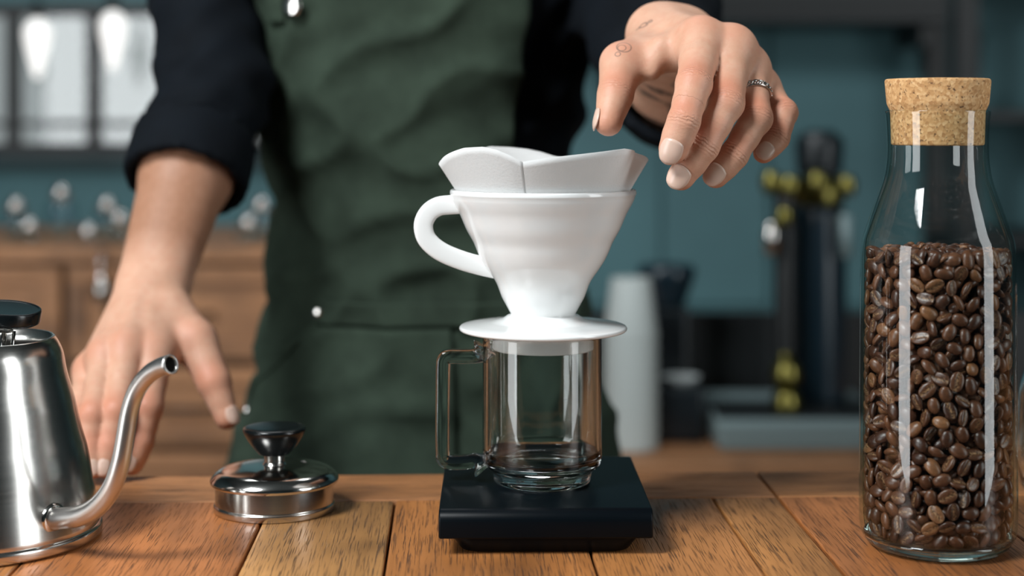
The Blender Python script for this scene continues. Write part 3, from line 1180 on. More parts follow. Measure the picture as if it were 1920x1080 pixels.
lathe('knob', catmull([(0, 0.0352), (0.0085, 0.0353), (0.0115, 0.0375), (0.0150, 0.0418), (0.0180, 0.0462), (0.0200, 0.0500), (0.0202, 0.0518), (0.0190, 0.0530), (0.0140, 0.0537), (0, 0.0540)], 4).tolist(), 'knob_plastic', lid, seg=64)

# ------------------------------------------------------------------ bottle of coffee beans with cork
BX, BY = 0.2500, 0.940
kb = 0.000313 * 0.967


def bz(py):
    return CAMZ - (py - HY) / FPX * BY


bottle = thing('bean_bottle', 'tall clear glass bottle filled with coffee beans and closed by a cork', 'bottle', (BX, BY, 0))
op_ = [(0, 0.0028), (0.028, 0.0024), (0.0335, 0.0), (0.0365, 0.0003), (0.0405, 0.0028), (0.0435, 0.0072), (0.0449, 0.0125), (0.0453, 0.0190), (0.0453, 0.03), (0.0452, 0.06), (0.0450, 0.10), (0.0447, 0.14), (0.0444, bz(490)), (0.0442, bz(470)),
       (0.0434, bz(452)), (0.0420, bz(436)), (0.0380, bz(400)), (0.0338, bz(362)), (0.0310, bz(335)), (0.0296, bz(310)), (0.0290, bz(285)), (0.0291, bz(255)), (0.0296, bz(225)), (0.0302, bz(210))]
outp = catmull(op_, 3).tolist()
wall = 0.0023
ip = [(r - wall, z) for r, z in op_[8:][::-1]] + [(0.0428, 0.0190), (0.0423, 0.0140), (0.0415, 0.0098)]
inp = catmull(ip, 3).tolist()
k0 = 8 * 3 - 3
lathe('glass_base', rounded([(0, 0.0028), (0.028, 0.0024), (0.0335, 0.0), (0.0365, 0.0003), (0.0405, 0.0028), (0.0432, 0.0070), (0.0420, 0.0095), (0.036, 0.0088), (0.02, 0.0078), (0, 0.0076)], 0.002, 3), 'base_glass', bottle, seg=128)
outp = [p for p in outp if p[1] > 0.0065 and p[0] > 0.042 or p[1] > 0.1]
lathe('glass_shell', [(0.0424, 0.0078)] + outp + [(0.0300, bz(206.5)), (0.0288, bz(206.5))] + inp, 'bottle_glass', bottle, seg=128)
cz = bz(272)
cork = lathe('cork_stopper', rounded([(0, 0), (0.0266, 0), (0.0272, bz(208) - cz), (0.0292, bz(195) - cz), (0.0304, bz(152) - cz), (0.0297, bz(148) - cz), (0, bz(145) - cz)], 0.0012, 3), 'cork', None, (BX, BY, cz), seg=96)
tag(cork, 'light brown cork stopper in the neck of the bean bottle', 'cork')


# beans
def bean_mesh(nu=14, nv=9):
    V, F, CR = [], [], []
    a, b, c = 0.0053, 0.0039, 0.0031
    for i in range(nv + 1):
        th_ = math.pi * i / nv
        for j in range(nu):
            ph = 2 * math.pi * j / nu
            x = a * math.cos(th_)
            rr = math.sin(th_) ** 0.9
            y = b * rr * math.cos(ph)
            z = c * rr * math.sin(ph)
            cr = 0.0
            if z < 0:
                z *= 0.42
                g = math.exp(-((y + 0.0004 * math.sin(x * 700)) / 0.0009) ** 2) * (0.0 if abs(x) > 0.0049 else 1)
                z += 0.0009 * g * min(1, rr * 1.3)
                cr = g
            V.append((x, y, z))
            CR.append(cr)
            if i in (0, nv):
                break
    # rows: first and last are single points
    idx = [[0]]
    k = 1
    for i in range(1, nv):
        idx.append(list(range(k, k + nu)))
        k += nu
    idx.append([k])
    for A, B in zip(idx[:-1], idx[1:]):
        for j in range(nu):
            j2 = (j + 1) % nu
            if len(A) == 1:
                F.append((A[0], B[j], B[j2]))
            elif len(B) == 1:
                F.append((A[j2], A[j], B[0]))
            else:
                F.append((A[j], B[j], B[j2], A[j2]))
    return np.array(V), F, CR


bv_hi, bf_hi, bc_hi = bean_mesh(20, 12)
bean_data = bpy.data.meshes.new('coffee_bean')
bean_data.from_pydata([tuple(v) for v in bv_hi], [], bf_hi)
bean_data.update()
bean_data.polygons.foreach_set('use_smooth', [True] * len(bean_data.polygons))
bean_data.materials.append(MATS['roasted_bean'])
bean_data.attributes.new('crease', 'FLOAT', 'POINT').data.foreach_set('value', bc_hi)
bm = bmesh.new()
bm.from_mesh(bean_data)
bmesh.ops.recalc_face_normals(bm, faces=bm.faces[:])
bm.to_mesh(bean_data)
bm.free()


def inner_r(z):
    if z < 0.019:
        return float(np.interp(z, [0.0082, 0.0100, 0.0135, 0.019], [0.026, 0.0375, 0.0412, 0.0428]))
    return float(np.interp(z, [0.019, 0.1, 0.175], [0.0430, 0.0427, 0.0421]))


TOPZ = bz(474)


def relax2d(n, wdt, z0, z1, it=120, wrap=False):
    P = np.stack([rng.uniform(0, wdt, n), rng.uniform(z0, z1, n)], 1)
    sp_ = math.sqrt(wdt * (z1 - z0) / n) * 1.12
    for _ in range(it):
        d = P[:, None, :] - P[None, :, :]
        if wrap:
            d[:, :, 0] -= wdt * np.round(d[:, :, 0] / wdt)
        L = np.linalg.norm(d, axis=2) + 1e-9
        np.fill_diagonal(L, 9)
        f = np.clip(sp_ - L, 0, None) / L
        P += 0.3 * (d * f[:, :, None]).sum(1)
        P[:, 1] = np.clip(P[:, 1], z0, z1)
        if wrap:
            P[:, 0] %= wdt
        else:
            P[:, 0] = np.clip(P[:, 0], 0, wdt)
    return P


def bean_matrix(ang, z, inset, rnd_tilt, sc):
    """bean against the glass: ang is measured from the side that faces the camera"""
    f = math.atan2(-BX, -BY * -1) if False else 0.0
    base = math.atan2(-BY, -BX) + ang
    nrm = Vector((math.cos(base), math.sin(base), 0))
    rr = inner_r(z) - inset
    tang = Vector((-nrm.y, nrm.x, 0))
    M = Matrix((tang, Vector((0, 0, 1)), nrm)).transposed()
    flip = math.pi if rng.random() < 0.42 else 0.0
    E = Matrix.Rotation(rng.uniform(0, 2 * math.pi), 3, 'Z') @ Matrix.Rotation(flip + rng.normal(0, rnd_tilt), 3, 'X') @ Matrix.Rotation(rng.normal(0, rnd_tilt * 0.6), 3, 'Y')
    R3 = M @ E
    # push inwards by the bean's own extent along the wall normal so that it stays inside the glass
    loc_n = R3.transposed() @ nrm
    ext = max(Vector(v).dot(loc_n) for v in bv_hi[::3]) * sc + 0.0002
    p = Vector((BX, BY, z)) + nrm * (rr - ext)
    return R3, p


WF = math.radians(196) * 0.0405
NB = 300
PB = relax2d(NB, WF, 0.0125, TOPZ - 0.001)
for k, (s, z) in enumerate(PB):
    ang = s / 0.0405 - math.radians(98)
    sc = rng.uniform(0.88, 1.10)
    R3, p = bean_matrix(ang, z, 0.0, 0.58, sc)
    ob = bpy.data.objects.new('coffee_bean', bean_data)
    COL.objects.link(ob)
    ob.matrix_world = Matrix.Translation(p) @ R3.to_4x4() @ Matrix.Scale(sc, 4)
    tag(ob, 'roasted brown coffee bean pressed against the glass of the corked bottle', 'coffee bean', 'coffee beans in the bottle')
# the beans further in, and those on the far side and on top
bv_lo, bf_lo, bc_lo = bean_mesh(10, 6)
VV, FF, CC, TT = [], [], [], []
tri_off = 0


def add_bean(R3, p, sc):
    global tri_off
    A = np.array(R3) * sc
    VV.append(bv_lo @ A.T + np.array(p))
    FF.extend([tuple(i + tri_off for i in f) for f in bf_lo])
    CC.extend(bc_lo)
    TT.extend([rng.random()] * len(bv_lo))
    tri_off += len(bv_lo)


for inset, n, full in ((0.0048, 330, False), (0.0100, 300, False), (0.0, 240, True), (0.006, 200, True)):
    wd = math.radians(200 if not full else 164) * 0.038
    P2 = relax2d(n, wd, 0.013, TOPZ - 0.003, 60)
    for s, z in P2:
        ang = s / 0.038 - math.radians(100) if not full else s / 0.038 + math.radians(98)
        R3, p = bean_matrix(ang, z, inset, 0.7, 1.0)
        add_bean(R3, p, 1.0)
for lay in range(3):
    n = 110
    for k in range(n):
        r = 0.0375 * math.sqrt((k + 0.5) / n)
        a = k * 2.39996 + lay
        R3 = Matrix.Rotation(rng.uniform(0, 6.28), 3, 'Z') @ Matrix.Rotation(rng.normal(0, 0.6), 3, 'X') @ Matrix.Rotation(rng.normal(0, 0.4), 3, 'Y')
        zz = (TOPZ - 0.0005 - 0.005 * lay + rng.normal(0, 0.0011)) if lay < 2 else 0.0115
        if lay == 2:
            r *= 0.9
        add_bean(R3, (BX + r * math.cos(a), BY + r * math.sin(a), zz), 1.0)
me = bpy.data.meshes.new('coffee_bean_fill')
me.from_pydata([tuple(v) for v in np.vstack(VV)], [], FF)
me.update()
me.polygons.foreach_set('use_smooth', [True] * len(me.polygons))
me.materials.append(MATS['roasted_bean'])
me.attributes.new('crease', 'FLOAT', 'POINT').data.foreach_set('value', CC)
me.attributes.new('tint', 'FLOAT', 'POINT').data.foreach_set('value', TT)
fill = bpy.data.objects.new('coffee_bean_fill', me)
COL.objects.link(fill)
fix_normals(fill)
tag(fill, 'mass of roasted coffee beans filling the middle of the corked bottle', 'coffee beans', None, 'stuff')

# ------------------------------------------------------------------ glass jug at the edge of the picture, behind the bottle
jx = W(2035, 0, 1.06)
jug = thing('glass_jug', 'clear glass jug partly hidden behind the bean bottle', 'jug', (jx.x, 1.06, 0))
lathe('jug_body', rounded([(0, 0.004), (0.03, 0.002), (0.034, 0.0), (0.041, 0.006), (0.045, 0.03), (0.043, 0.07), (0.032, 0.105), (0.030, 0.12), (0.036, 0.137), (0.0345, 0.137), (0.028, 0.12), (0.030, 0.105), (0.041, 0.07), (0.043, 0.03), (0.039, 0.009), (0, 0.008)], 0.006, 4), 'clear_glass', jug, seg=64)

# ------------------------------------------------------------------ the barista
SKIN_RED = []      # (point, radius, amount) of redder skin: knuckles, fingertips


def skin_material():
    m = mat('skin', (0.60, 0.345, 0.24), 0.52, Subsurface_Weight=0.06, Subsurface_Scale=0.003, Specular_IOR_Level=0.4)
    t = NT(m)
    t.b.inputs['Subsurface Radius'].default_value = (1.0, 0.35, 0.2)
    at = t.n('ShaderNodeAttribute', attribute_name='redness')
    nz = t.noise(t.coords(), 70, 4, 0.6)
    c = t.ramp(nz, [(0.3, (0.57, 0.315, 0.210)), (0.7, (0.65, 0.385, 0.270))])
    c = t.mix(t.math('MULTIPLY', at.outputs['Fac'], 1.25, True), c, (0.56, 0.205, 0.120))
    mot = t.noise(t.coords(), 210, 3, 0.6)
    c = t.mix(t.math('MULTIPLY', t.math('SUBTRACT', mot, 0.45), 1.6, True), c, (0.60, 0.27, 0.18))
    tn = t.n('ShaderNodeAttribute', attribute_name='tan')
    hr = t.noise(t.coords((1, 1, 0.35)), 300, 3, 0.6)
    c = t.mix(t.math('MULTIPLY', tn.outputs['Fac'], t.math('ADD', t.math('MULTIPLY', hr, 0.6), 0.55), True), c, (0.315, 0.150, 0.085))  # forearm shade painted into the skin, broken up by hair-like noise
    tt = t.n('ShaderNodeAttribute', attribute_name='ink')
    # ink with broken edges
    n2 = t.noise(t.coords(), 260, 3, 0.6)
    ink = t.math('MULTIPLY', tt.outputs['Fac'], t.ramp(n2, [(0.35, (0.25, 0.25, 0.25)), (0.6, (1, 1, 1))]), True)
    c = t.mix(t.math('MULTIPLY', ink, 0.85), c, (0.035, 0.040, 0.042))
    t.tat_in = c
    return m, t, c


skin_m, skin_t, skin_c = skin_material()


def unit(v):
    v = np.array(v, float)
    return v / np.linalg.norm(v)


def hand_field(F, wrist, elbow, fingers, thumb, web, palm_n, wr, er, mids=(), dorsal=0.0):
    """wrist: two points (thumb side, little finger side). fingers: 4 x [(p, r) MCP, PIP, DIP, tip]"""
    G0 = F.new()
    w0, w1 = wrist
    wm = (np.array(w0) + np.array(w1)) / 2
    prev0, prev1, pr = np.array(w0), np.array(w1), wr
    # forearm: two bones that merge towards the elbow
    e = np.array(elbow, float)
    m_ = (wm * 0.45 + e * 0.55)
    F.cone(G0, w0, m_ + (np.array(w0) - wm) * 0.6, wr, er * 0.80, 0.012)
    F.cone(G0, w1, m_ + (np.array(w1) - wm) * 0.6, wr, er * 0.86, 0.012)
    F.cone(G0, m_, e, er * 0.93, er, 0.015)
    # palm
    for i, f in enumerate(fingers):
        p, r = f[0]
        t_ = i / 3.0
        ws = np.array(w0) * (1 - t_) + np.array(w1) * t_
        F.cone(G0, ws, p, wr * 0.80, r * 0.95, 0.010)
        inner = np.array(p, float) - np.array(palm_n) * 0.008
        F.cone(G0, ws - np.array(palm_n) * 0.006, inner, wr * 0.7, r * 0.9, 0.010)
    for a, b in zip(fingers[:-1], fingers[1:]):
        F.cone(G0, np.array(a[0][0]) - np.array(palm_n) * 0.004, np.array(b[0][0]) - np.array(palm_n) * 0.004, a[0][1] * 0.8, b[0][1] * 0.8, 0.008)
    # knuckle heads and tendons
    for i, f in enumerate(fingers):
        p, r = f[0]
        F.cone(G0, np.array(p) + np.array(palm_n) * 0.0032, np.array(p) + np.array(palm_n) * 0.0034, r * 0.74, r * 0.74, 0.007)
        t_ = 0.25 + 0.5 * i / 3.0
        ws = np.array(w0) * (1 - t_) + np.array(w1) * t_
        F.cone(G0, ws + np.array(palm_n) * (wr * 0.72), np.array(p) + np.array(palm_n) * (r * 0.62), 0.0042, 0.0040, 0.006)
    # thumb ball
    for k in range(len(thumb) - 1):
        if k < 2:
            F.cone(G0, thumb[k][0], thumb[k + 1][0], thumb[k][1], thumb[k + 1][1], 0.010)
    for a, b, ra, rb_ in web:
        F.cone(G0, a, b, ra, rb_, 0.011)
    out = G0
    for f in fingers + [thumb[1:]]:
        g = F.new()
        for k in range(len(f) - 1):
            (pa, ra), (pb, rb_) = f[k], f[k + 1]
            pa, pb = np.array(pa, float), np.array(pb, float)
            mid = (pa + pb) / 2
            last = k == len(f) - 2
            rm = (ra + rb_) / 2 * (0.93 if not last else 1.0)
            F.cone(g, pa, mid, ra, rm, 0.003)
            F.cone(g, mid, pb, rm, rb_, 0.003)
            if k > 0:
                SKIN_RED.append((pa + np.array(palm_n) * ra * 0.9, ra * 1.15, 0.62))
            if last:
                # pad under the tip
                SKIN_RED.append((pb + unit(pb - pa) * rb_ * 0.6, rb_ * 1.35, 0.55))
        SKIN_RED.append((np.array(f[0][0]) + np.array(palm_n) * 0.011, 0.012, 0.42))
        out = np.minimum(out, smin(G0, g, 0.009))
    return out


def P3(px, py, D):
    return np.array(W(px, py, D))


# --- the hand above the dripper (palm down, fingers towards the camera)
HR_F = [
    [(P3(1316, 78, 1.000), 0.0138), (P3(1301, 158, 0.957), 0.0111), (P3(1282, 228, 0.944), 0.0098), (P3(1262, 279, 0.947), 0.0090)],
    [(P3(1373, 92, 1.002), 0.0134), (P3(1363, 194, 0.964), 0.0107), (P3(1319, 275, 0.955), 0.0095), (P3(1277, 331, 0.957), 0.0087)],
    [(P3(1402, 128, 1.010), 0.0120), (P3(1418, 222, 0.977), 0.0101), (P3(1376, 291, 0.967), 0.0088), (P3(1342, 329, 0.967), 0.0081)],
    [(P3(1426, 165, 1.022), 0.0105), (P3(1470, 211, 0.998), 0.0087), (P3(1457, 259, 0.987), 0.0077), (P3(1432, 286, 0.984), 0.0070)],
]
HR_F = [[(p, r * (0.97 if k else 0.99)) for k, (p, r) in enumerate(f)] for f in HR_F]
HR_T = [(P3(1232, 78, 1.050), 0.0145), (P3(1166, 120, 1.012), 0.0108), (P3(1154, 178, 0.992), 0.0090), (P3(1141, 229, 0.982), 0.0088)]
n_r = unit((-0.08, -0.42, 0.90))
w0r, w1r = P3(1235, 66, 1.068), P3(1285, 74, 1.075)
el_r = P3(1270, 180, 1.345)
web_r = [(P3(1240, 88, 1.006), P3(1222, 136, 1.004), 0.0062, 0.0052), (P3(1205, 105, 1.022), P3(1296, 88, 1.010), 0.0090, 0.0085), (P3(1190, 120, 1.012), P3(1285, 105, 1.012), 0.0060, 0.0060)]

# --- the hand resting on the counter edge
HL_F = [
    [(P3(290, 662, 1.165), 0.0135), (P3(277, 765, 1.128), 0.0108), (P3(263, 828, 1.121), 0.0093), (P3(247, 869, 1.117), 0.0083)],
    [(P3(240, 655, 1.160), 0.0132), (P3(219, 772, 1.112), 0.0108), (P3(207, 835, 1.106), 0.0093), (P3(199, 874, 1.103), 0.0082)],
    [(P3(199, 668, 1.160), 0.0125), (P3(175, 778, 1.110), 0.0104), (P3(172, 838, 1.105), 0.0090), (P3(176, 875, 1.102), 0.0080)],
    [(P3(170, 695, 1.170), 0.0108), (P3(142, 788, 1.125), 0.0090), (P3(140, 838, 1.116), 0.0078), (P3(146, 872, 1.112), 0.0070)],
]
HL_T = [(P3(325, 585, 1.205), 0.0160), (P3(368, 640, 1.188), 0.0128), (P3(401, 716, 1.172), 0.0105), (P3(425, 783, 1.165), 0.0088)]
n_l = unit((-0.25, -0.80, 0.55))
w0l, w1l = P3(308, 530, 1.232), P3(268, 532, 1.232)
el_l = P3(402, 165, 1.385)
web_l = [(P3(345, 615, 1.198), P3(305, 660, 1.178), 0.0085, 0.0085)]


def bounds(points, pad):
    A = np.array(points)
    return A.min(0) - pad, A.max(0) + pad


pieces = []
for fing, thm, web, nn, w0, w1, el, wr, er in ((HR_F, HR_T, web_r, n_r, w0r, w1r, el_r, 0.0215, 0.040), (HL_F, HL_T, web_l, n_l, w0l, w1l, el_l, 0.0198, 0.0385)):
    pts_ = [p for f in fing for p, r in f] + [p for p, r in thm] + [w0, w1]
    lo, hi = bounds(pts_ + [el], 0.05)
    mid = (w0 + w1) / 2
    F = Field(lo, hi, 0.0014)
    G = hand_field(F, (w0, w1), el, fing, thm, web, nn, wr, er)
    V, Q = surface_nets(G, F.lo, F.h)
    V = relax(V, Q, 2, 0.5)
    pieces.append((V, Q))
    del G

# --- trunk, neck, head, legs under the clothes (coarser)
TCX, TCY = -0.078, 1.485
tz = [-0.35, -0.12, -0.03, 0.05, 0.10, 0.15, 0.20, 0.25, 0.35, 0.44, 0.49]
ta = [0.165, 0.160, 0.150, 0.137, 0.128, 0.123, 0.129, 0.142, 0.160, 0.172, 0.13]
tb = [0.110, 0.109, 0.107, 0.105, 0.104, 0.102, 0.103, 0.106, 0.112, 0.110, 0.09]


def torso_sd(X, Y, Z, grow=0.0):
    a = np.interp(Z, tz, ta) + grow
    b = np.interp(Z, tz, tb) + grow
    q = np.sqrt(((X - TCX) / a) ** 2 + ((Y - TCY) / b) ** 2)
    return (q - 1) * np.minimum(a, b)


SH_L, SH_R = np.array((-0.290, 1.475, 0.42)), np.array((0.115, 1.475, 0.42))
F = Field((-0.42, 1.28, -1.06), (0.32, 1.72, 0.86), 0.011)
G = F.new()
X, Y, Z = F.ax[0][:, None, None], F.ax[1][None, :, None], F.ax[2][None, None, :]
d = torso_sd(X, Y, Z, -0.012)
G = np.maximum(d, np.maximum(Z - 0.50, -0.35 - Z)).astype(np.float32)
for s, sh, el, in ((-1, SH_L, el_l), (1, SH_R, el_r)):
    F.cone(G, (TCX + s * 0.05, TCY, 0.43), sh, 0.05, 0.042, 0.04, 0.1)
    F.cone(G, sh, el, 0.038, 0.033, 0.02, 0.08)
    hip = np.array((TCX + s * 0.085, TCY, -0.25))
    knee = np.array((TCX + s * 0.10, TCY - 0.02, -0.60))
    ank = np.array((TCX + s * 0.11, TCY + 0.02, -0.985))
    F.cone(G, hip, knee, 0.085, 0.055, 0.04, 0.1)
    F.cone(G, knee, ank, 0.052, 0.036, 0.02, 0.1)
    F.cone(G, ank + (0, 0, -0.03), ank + (s * 0.02, -0.16, -0.035), 0.032, 0.026, 0.02, 0.1)
HC = np.array((TCX, TCY - 0.03, 0.70))
F.cone(G, (TCX, TCY, 0.46), HC + (0, 0.01, -0.06), 0.056, 0.052, 0.05, 0.1)
I3 = np.eye(3)
F.ellipsoid(G, HC + (0, 0.01, 0.03), I3, (0.076, 0.094, 0.095), 0.03)
F.ellipsoid(G, HC + (0, -0.025, -0.045), I3, (0.057, 0.065, 0.07), 0.03)
F.cone(G, HC + (0, -0.085, 0.012), HC + (0, -0.103, -0.022), 0.008, 0.013, 0.012, 0.05)
F.cone(G, HC + (-0.018, -0.083, -0.052), HC + (0.018, -0.083, -0.052), 0.009, 0.009, 0.008, 0.05)
for s in (-1, 1):
    F.ellipsoid(G, HC + (s * 0.078, 0.012, -0.002), I3, (0.011, 0.02, 0.032), 0.01)
V, Q = surface_nets(G, F.lo, F.h)
V = relax(V, Q, 1)
pieces.append((V, Q))
off = 0
Vs, Qs = [], []
for V, Q in pieces:
    Vs.append(V)
    Qs.append(Q + off)
    off += len(V)
BV, BQ = np.vstack(Vs), np.vstack(Qs)
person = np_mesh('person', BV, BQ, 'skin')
tag(person, 'person in a dark shirt and green apron reaching over the dripper', 'person')
red = np.zeros(len(BV))
for c, r, a in SKIN_RED:
    dd = np.linalg.norm(BV - np.array(c), axis=1)
    red = np.maximum(red, a * np.exp(-(dd / r) ** 2))
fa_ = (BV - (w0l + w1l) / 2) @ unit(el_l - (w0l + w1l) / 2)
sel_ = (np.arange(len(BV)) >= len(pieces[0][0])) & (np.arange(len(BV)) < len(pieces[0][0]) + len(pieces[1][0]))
shade_ = np.where(sel_, 1.0 * np.clip((fa_ - 0.002) / 0.035, 0, 1), 0)   # dimness of the left forearm put into its skin colour
person.data.attributes.new('tan', 'FLOAT', 'POINT').data.foreach_set('value', shade_.astype(np.float32))
person.data.attributes.new('redness', 'FLOAT', 'POINT').data.foreach_set('value', red.astype(np.float32))
# tattoo ink on the forearm behind the hand
nR = len(pieces[0][0])
ink = np.zeros(len(BV))
A = BV[:nR]
ax_ = unit(el_r - (w0r + w1r) / 2)
tpar = (A - (w0r + w1r) / 2) @ ax_
wav = np.sin(A[:, 0] * 170 + A[:, 2] * 210 + 5 * np.sin(tpar * 40)) + 0.6 * np.sin(A[:, 2] * 330 - A[:, 0] * 120)
ink[:nR] = np.clip((wav - 0.05) * 2.2, 0, 1) * np.clip((tpar - 0.018) / 0.012, 0, 1)
person.data.attributes.new('ink', 'FLOAT', 'POINT').data.foreach_set('value', ink.astype(np.float32))


js_, jm_ = np.zeros(len(BV)), np.zeros(len(BV))
for f, nn in [(f, n_r) for f in HR_F] + [(HR_T[1:], unit((-0.9, -0.4, 0.3)))]:
    for k in range(1, len(f) - 1):
        p = np.array(f[k][0])
        dx = unit(np.array(f[k + 1][0]) - np.array(f[k - 1][0]))
        rel = BV[:nR] - p
        sa = rel @ dx
        dd = np.linalg.norm(rel, axis=1)
        dors = np.clip((rel @ np.array((0.0, -0.9, 0.4))) / f[k][1] * 1.6, 0, 1)
        mk = dors * np.exp(-(dd / (f[k][1] * 1.5)) ** 4)
        b_ = mk > jm_[:nR]
        jm_[:nR][b_] = mk[b_]
        js_[:nR][b_] = sa[b_]
person.data.attributes.new('joint_s', 'FLOAT', 'POINT').data.foreach_set('value', (js_ * 1000).astype(np.float32))
person.data.attributes.new('joint_m', 'FLOAT', 'POINT').data.foreach_set('value', jm_.astype(np.float32))


def skin_at(px, py, n=None):
    """the skin point that lies at this place of the photograph, nearest first"""
    q = BV[:nR] if n is None else BV
    u = 960 + q[:, 0] / q[:, 1] * FPX
    v = HY + (CAMZ - q[:, 2]) / q[:, 1] * FPX
    e = (u - px) ** 2 + (v - py) ** 2
    c = np.where(e < 36)[0]
    if len(c) == 0:
        return q[np.argmin(e)]
    return q[c[np.argmin(q[c, 1])]]


# line tattoos on the back of the hand: circles and dots drawn in the skin
tc_ = skin_t.n('ShaderNodeTexCoord')
acc = None
for px, py, r, wd in ((1168, 82, 0.0046, 0.0006), (1164, 85, 0.0026, 0.0005), (1155, 98, 0.0017, 0.0005), (1204, 42, 0.0028, 0.0014), (1192, 50, 0.0015, 0.0010), (1216, 36, 0.0012, 0.0010)):
    c = skin_at(px, py)
    dn = skin_t.n('ShaderNodeVectorMath', operation='DISTANCE')
    skin_t.l(tc_.outputs['Object'], dn.inputs[0])
    dn.inputs[1].default_value = tuple(c)
    q = skin_t.math('ABSOLUTE', skin_t.math('SUBTRACT', dn.outputs['Value'], r))
    q = skin_t.math('SUBTRACT', 1.0, skin_t.math('DIVIDE', q, wd), True)
    acc = q if acc is None else skin_t.math('MAXIMUM', acc, q)
skin_t.l(skin_t.mix(skin_t.math('MULTIPLY', acc, 0.8), skin_c, (0.06, 0.058, 0.055)), skin_t.b.inputs['Base Color'])
cr = skin_t.noise(skin_t.coords((1, 1, 1.6)), 420, 4, 0.6)
a_s = skin_t.n('ShaderNodeAttribute', attribute_name='joint_s').outputs['Fac']
a_m = skin_t.n('ShaderNodeAttribute', attribute_name='joint_m').outputs['Fac']
wob = skin_t.noise(skin_t.coords(), 330, 2)
ph_ = skin_t.math('ADD', skin_t.math('MULTIPLY', a_s, 3.0), skin_t.math('MULTIPLY', wob, 9.0))
win_ = skin_t.math('MULTIPLY', a_m, skin_t.math('POWER', 2.718, skin_t.math('MULTIPLY', skin_t.math('MULTIPLY', a_s, a_s), -0.085)))
fold_ = skin_t.math('MULTIPLY', skin_t.math('COSINE', ph_), win_)
hgt_ = skin_t.math('ADD', skin_t.math('MULTIPLY', cr, 0.35), skin_t.math('MULTIPLY', fold_, 0.45))
skin_t.bump(hgt_, 0.7, 0.0008)


# --- fingernails
def fingernail(pa, pb, r, nrm, wdt, ln, shift=0.12):
    pa, pb = np.array(pa, float), np.array(pb, float)
    d = unit(pb - pa)
    nrm = np.array(nrm, float)
    nrm = unit(nrm - d * (nrm @ d))
    s = np.cross(d, nrm)
    N = 9
    V, F_ = [], []
    C = pb + d * (shift * r)
    for i in range(N):
        for j in range(N):
            u, v = -1 + 2 * j / (N - 1), -1 + 2 * i / (N - 1)
            uu = u * math.sqrt(max(0, 1 - 0.42 * v * v * (1.0 if v > 0 else 0.8)))
            vv = v * math.sqrt(max(0, 1 - 0.40 * u * u))
            ang = uu * wdt / 2 / r
            along = vv * ln / 2
            past = max(0.0, shift * r + along)
            re = math.sqrt(max(1e-9, (r * 1.03) ** 2 - (0.72 * past) ** 2)) + 0.00035
            V.append(C + d * along + s * (re * math.sin(ang)) + nrm * (re * math.cos(ang)))
    for i in range(N - 1):
        for j in range(N - 1):
            q = i * N + j
            F_.append((q, q + 1, q + N + 1, q + N))
    ob = mesh_obj('fingernail', V, F_, 'nail', person, True)
    fix_normals(ob)
    sd = ob.modifiers.new('solid', 'SOLIDIFY')
    sd.thickness, sd.offset = 0.0007, 0.0
    return ob


for f, nv, wdt, ln in ((HR_F[0], (-0.12, -1, 0.25), 0.0142, 0.0160), (HR_F[1], (-0.15, -1, 0.28), 0.0140, 0.0150), (HR_F[2], (-0.12, -1, 0.30), 0.0128, 0.0140), (HR_F[3], (0.02, -1, 0.22), 0.0105, 0.0115)):
    fingernail(f[2][0], f[3][0], f[3][1], nv, wdt, ln)
fingernail(HR_T[2][0], HR_T[3][0], HR_T[3][1], (-1.0, -0.12, 0.10), 0.0128, 0.0140)
for f in HL_F:
    fingernail(f[2][0], f[3][0], f[3][1], (-0.1, -1, 0.35), f[3][1] * 1.45, 0.012)
fingernail(HL_T[2][0], HL_T[3][0], HL_T[3][1], (0.75, -0.65, 0.25), 0.0125, 0.0135)

# --- ring of twisted links on the ring finger
a_, b_ = HR_F[2][0][0], HR_F[2][1][0]
rc = a_ * 0.44 + b_ * 0.56
rd = unit(b_ - a_ + np.array((0.006, 0, 0.0)))
u1 = unit(np.cross(rd, (0, 0, 1)))
u2 = np.cross(rd, u1)
RR = 0.0112


def circ(rad_, n=48, shift=0.0):
    return [tuple(rc + rd * shift + u1 * rad_ * math.cos(2 * math.pi * k / n) + u2 * rad_ * math.sin(2 * math.pi * k / n)) for k in range(n)]


ringo = tube('finger_ring', circ(RR, shift=0.0016), 0.0007, 'silver', person, 10, closed=True)
tube('ring_edge', circ(RR, shift=-0.0022), 0.0006, 'silver', ringo, 10, closed=True)
NLK = 20
for k in range(NLK):
    a = 2 * math.pi * k / NLK
    o_ = u1 * math.cos(a) + u2 * math.sin(a)
    t_ = -u1 * math.sin(a) + u2 * math.cos(a)
    c = rc + o_ * (RR + 0.0005) - rd * 0.0003
    ux, uy = unit(t_ * 0.75 + rd * 0.66), unit(np.cross(o_, unit(t_ * 0.75 + rd * 0.66)) + o_ * 0.5)
    tube('chain_link', [tuple(c + ux * 0.0023 * math.cos(q) + uy * 0.00125 * math.sin(q)) for q in [2 * math.pi * i / 14 for i in range(14)]], 0.00055, 'silver', ringo, 6, closed=True)

# --- fine bead bracelet round the wrist
wm = (w0r + w1r) / 2 + unit(el_r - (w0r + w1r) / 2) * 0.010
wd_ = unit(el_r - (w0r + w1r) / 2)
v1 = unit(w1r - w0r - wd_ * ((w1r - w0r) @ wd_))
v2 = np.cross(wd_, v1)
hw = np.linalg.norm(w1r - w0r) / 2
bp = []
for k in range(64):
    a = 2 * math.pi * k / 64
    bp.append(tuple(wm + v1 * ((0.0212 + hw) * math.cos(a)) + v2 * (0.0226 * math.sin(a))))
brc = tube('bracelet', bp, [0.0010 + 0.0005 * (k % 2) for k in range(64)], 'silver', person, 8, closed=True)


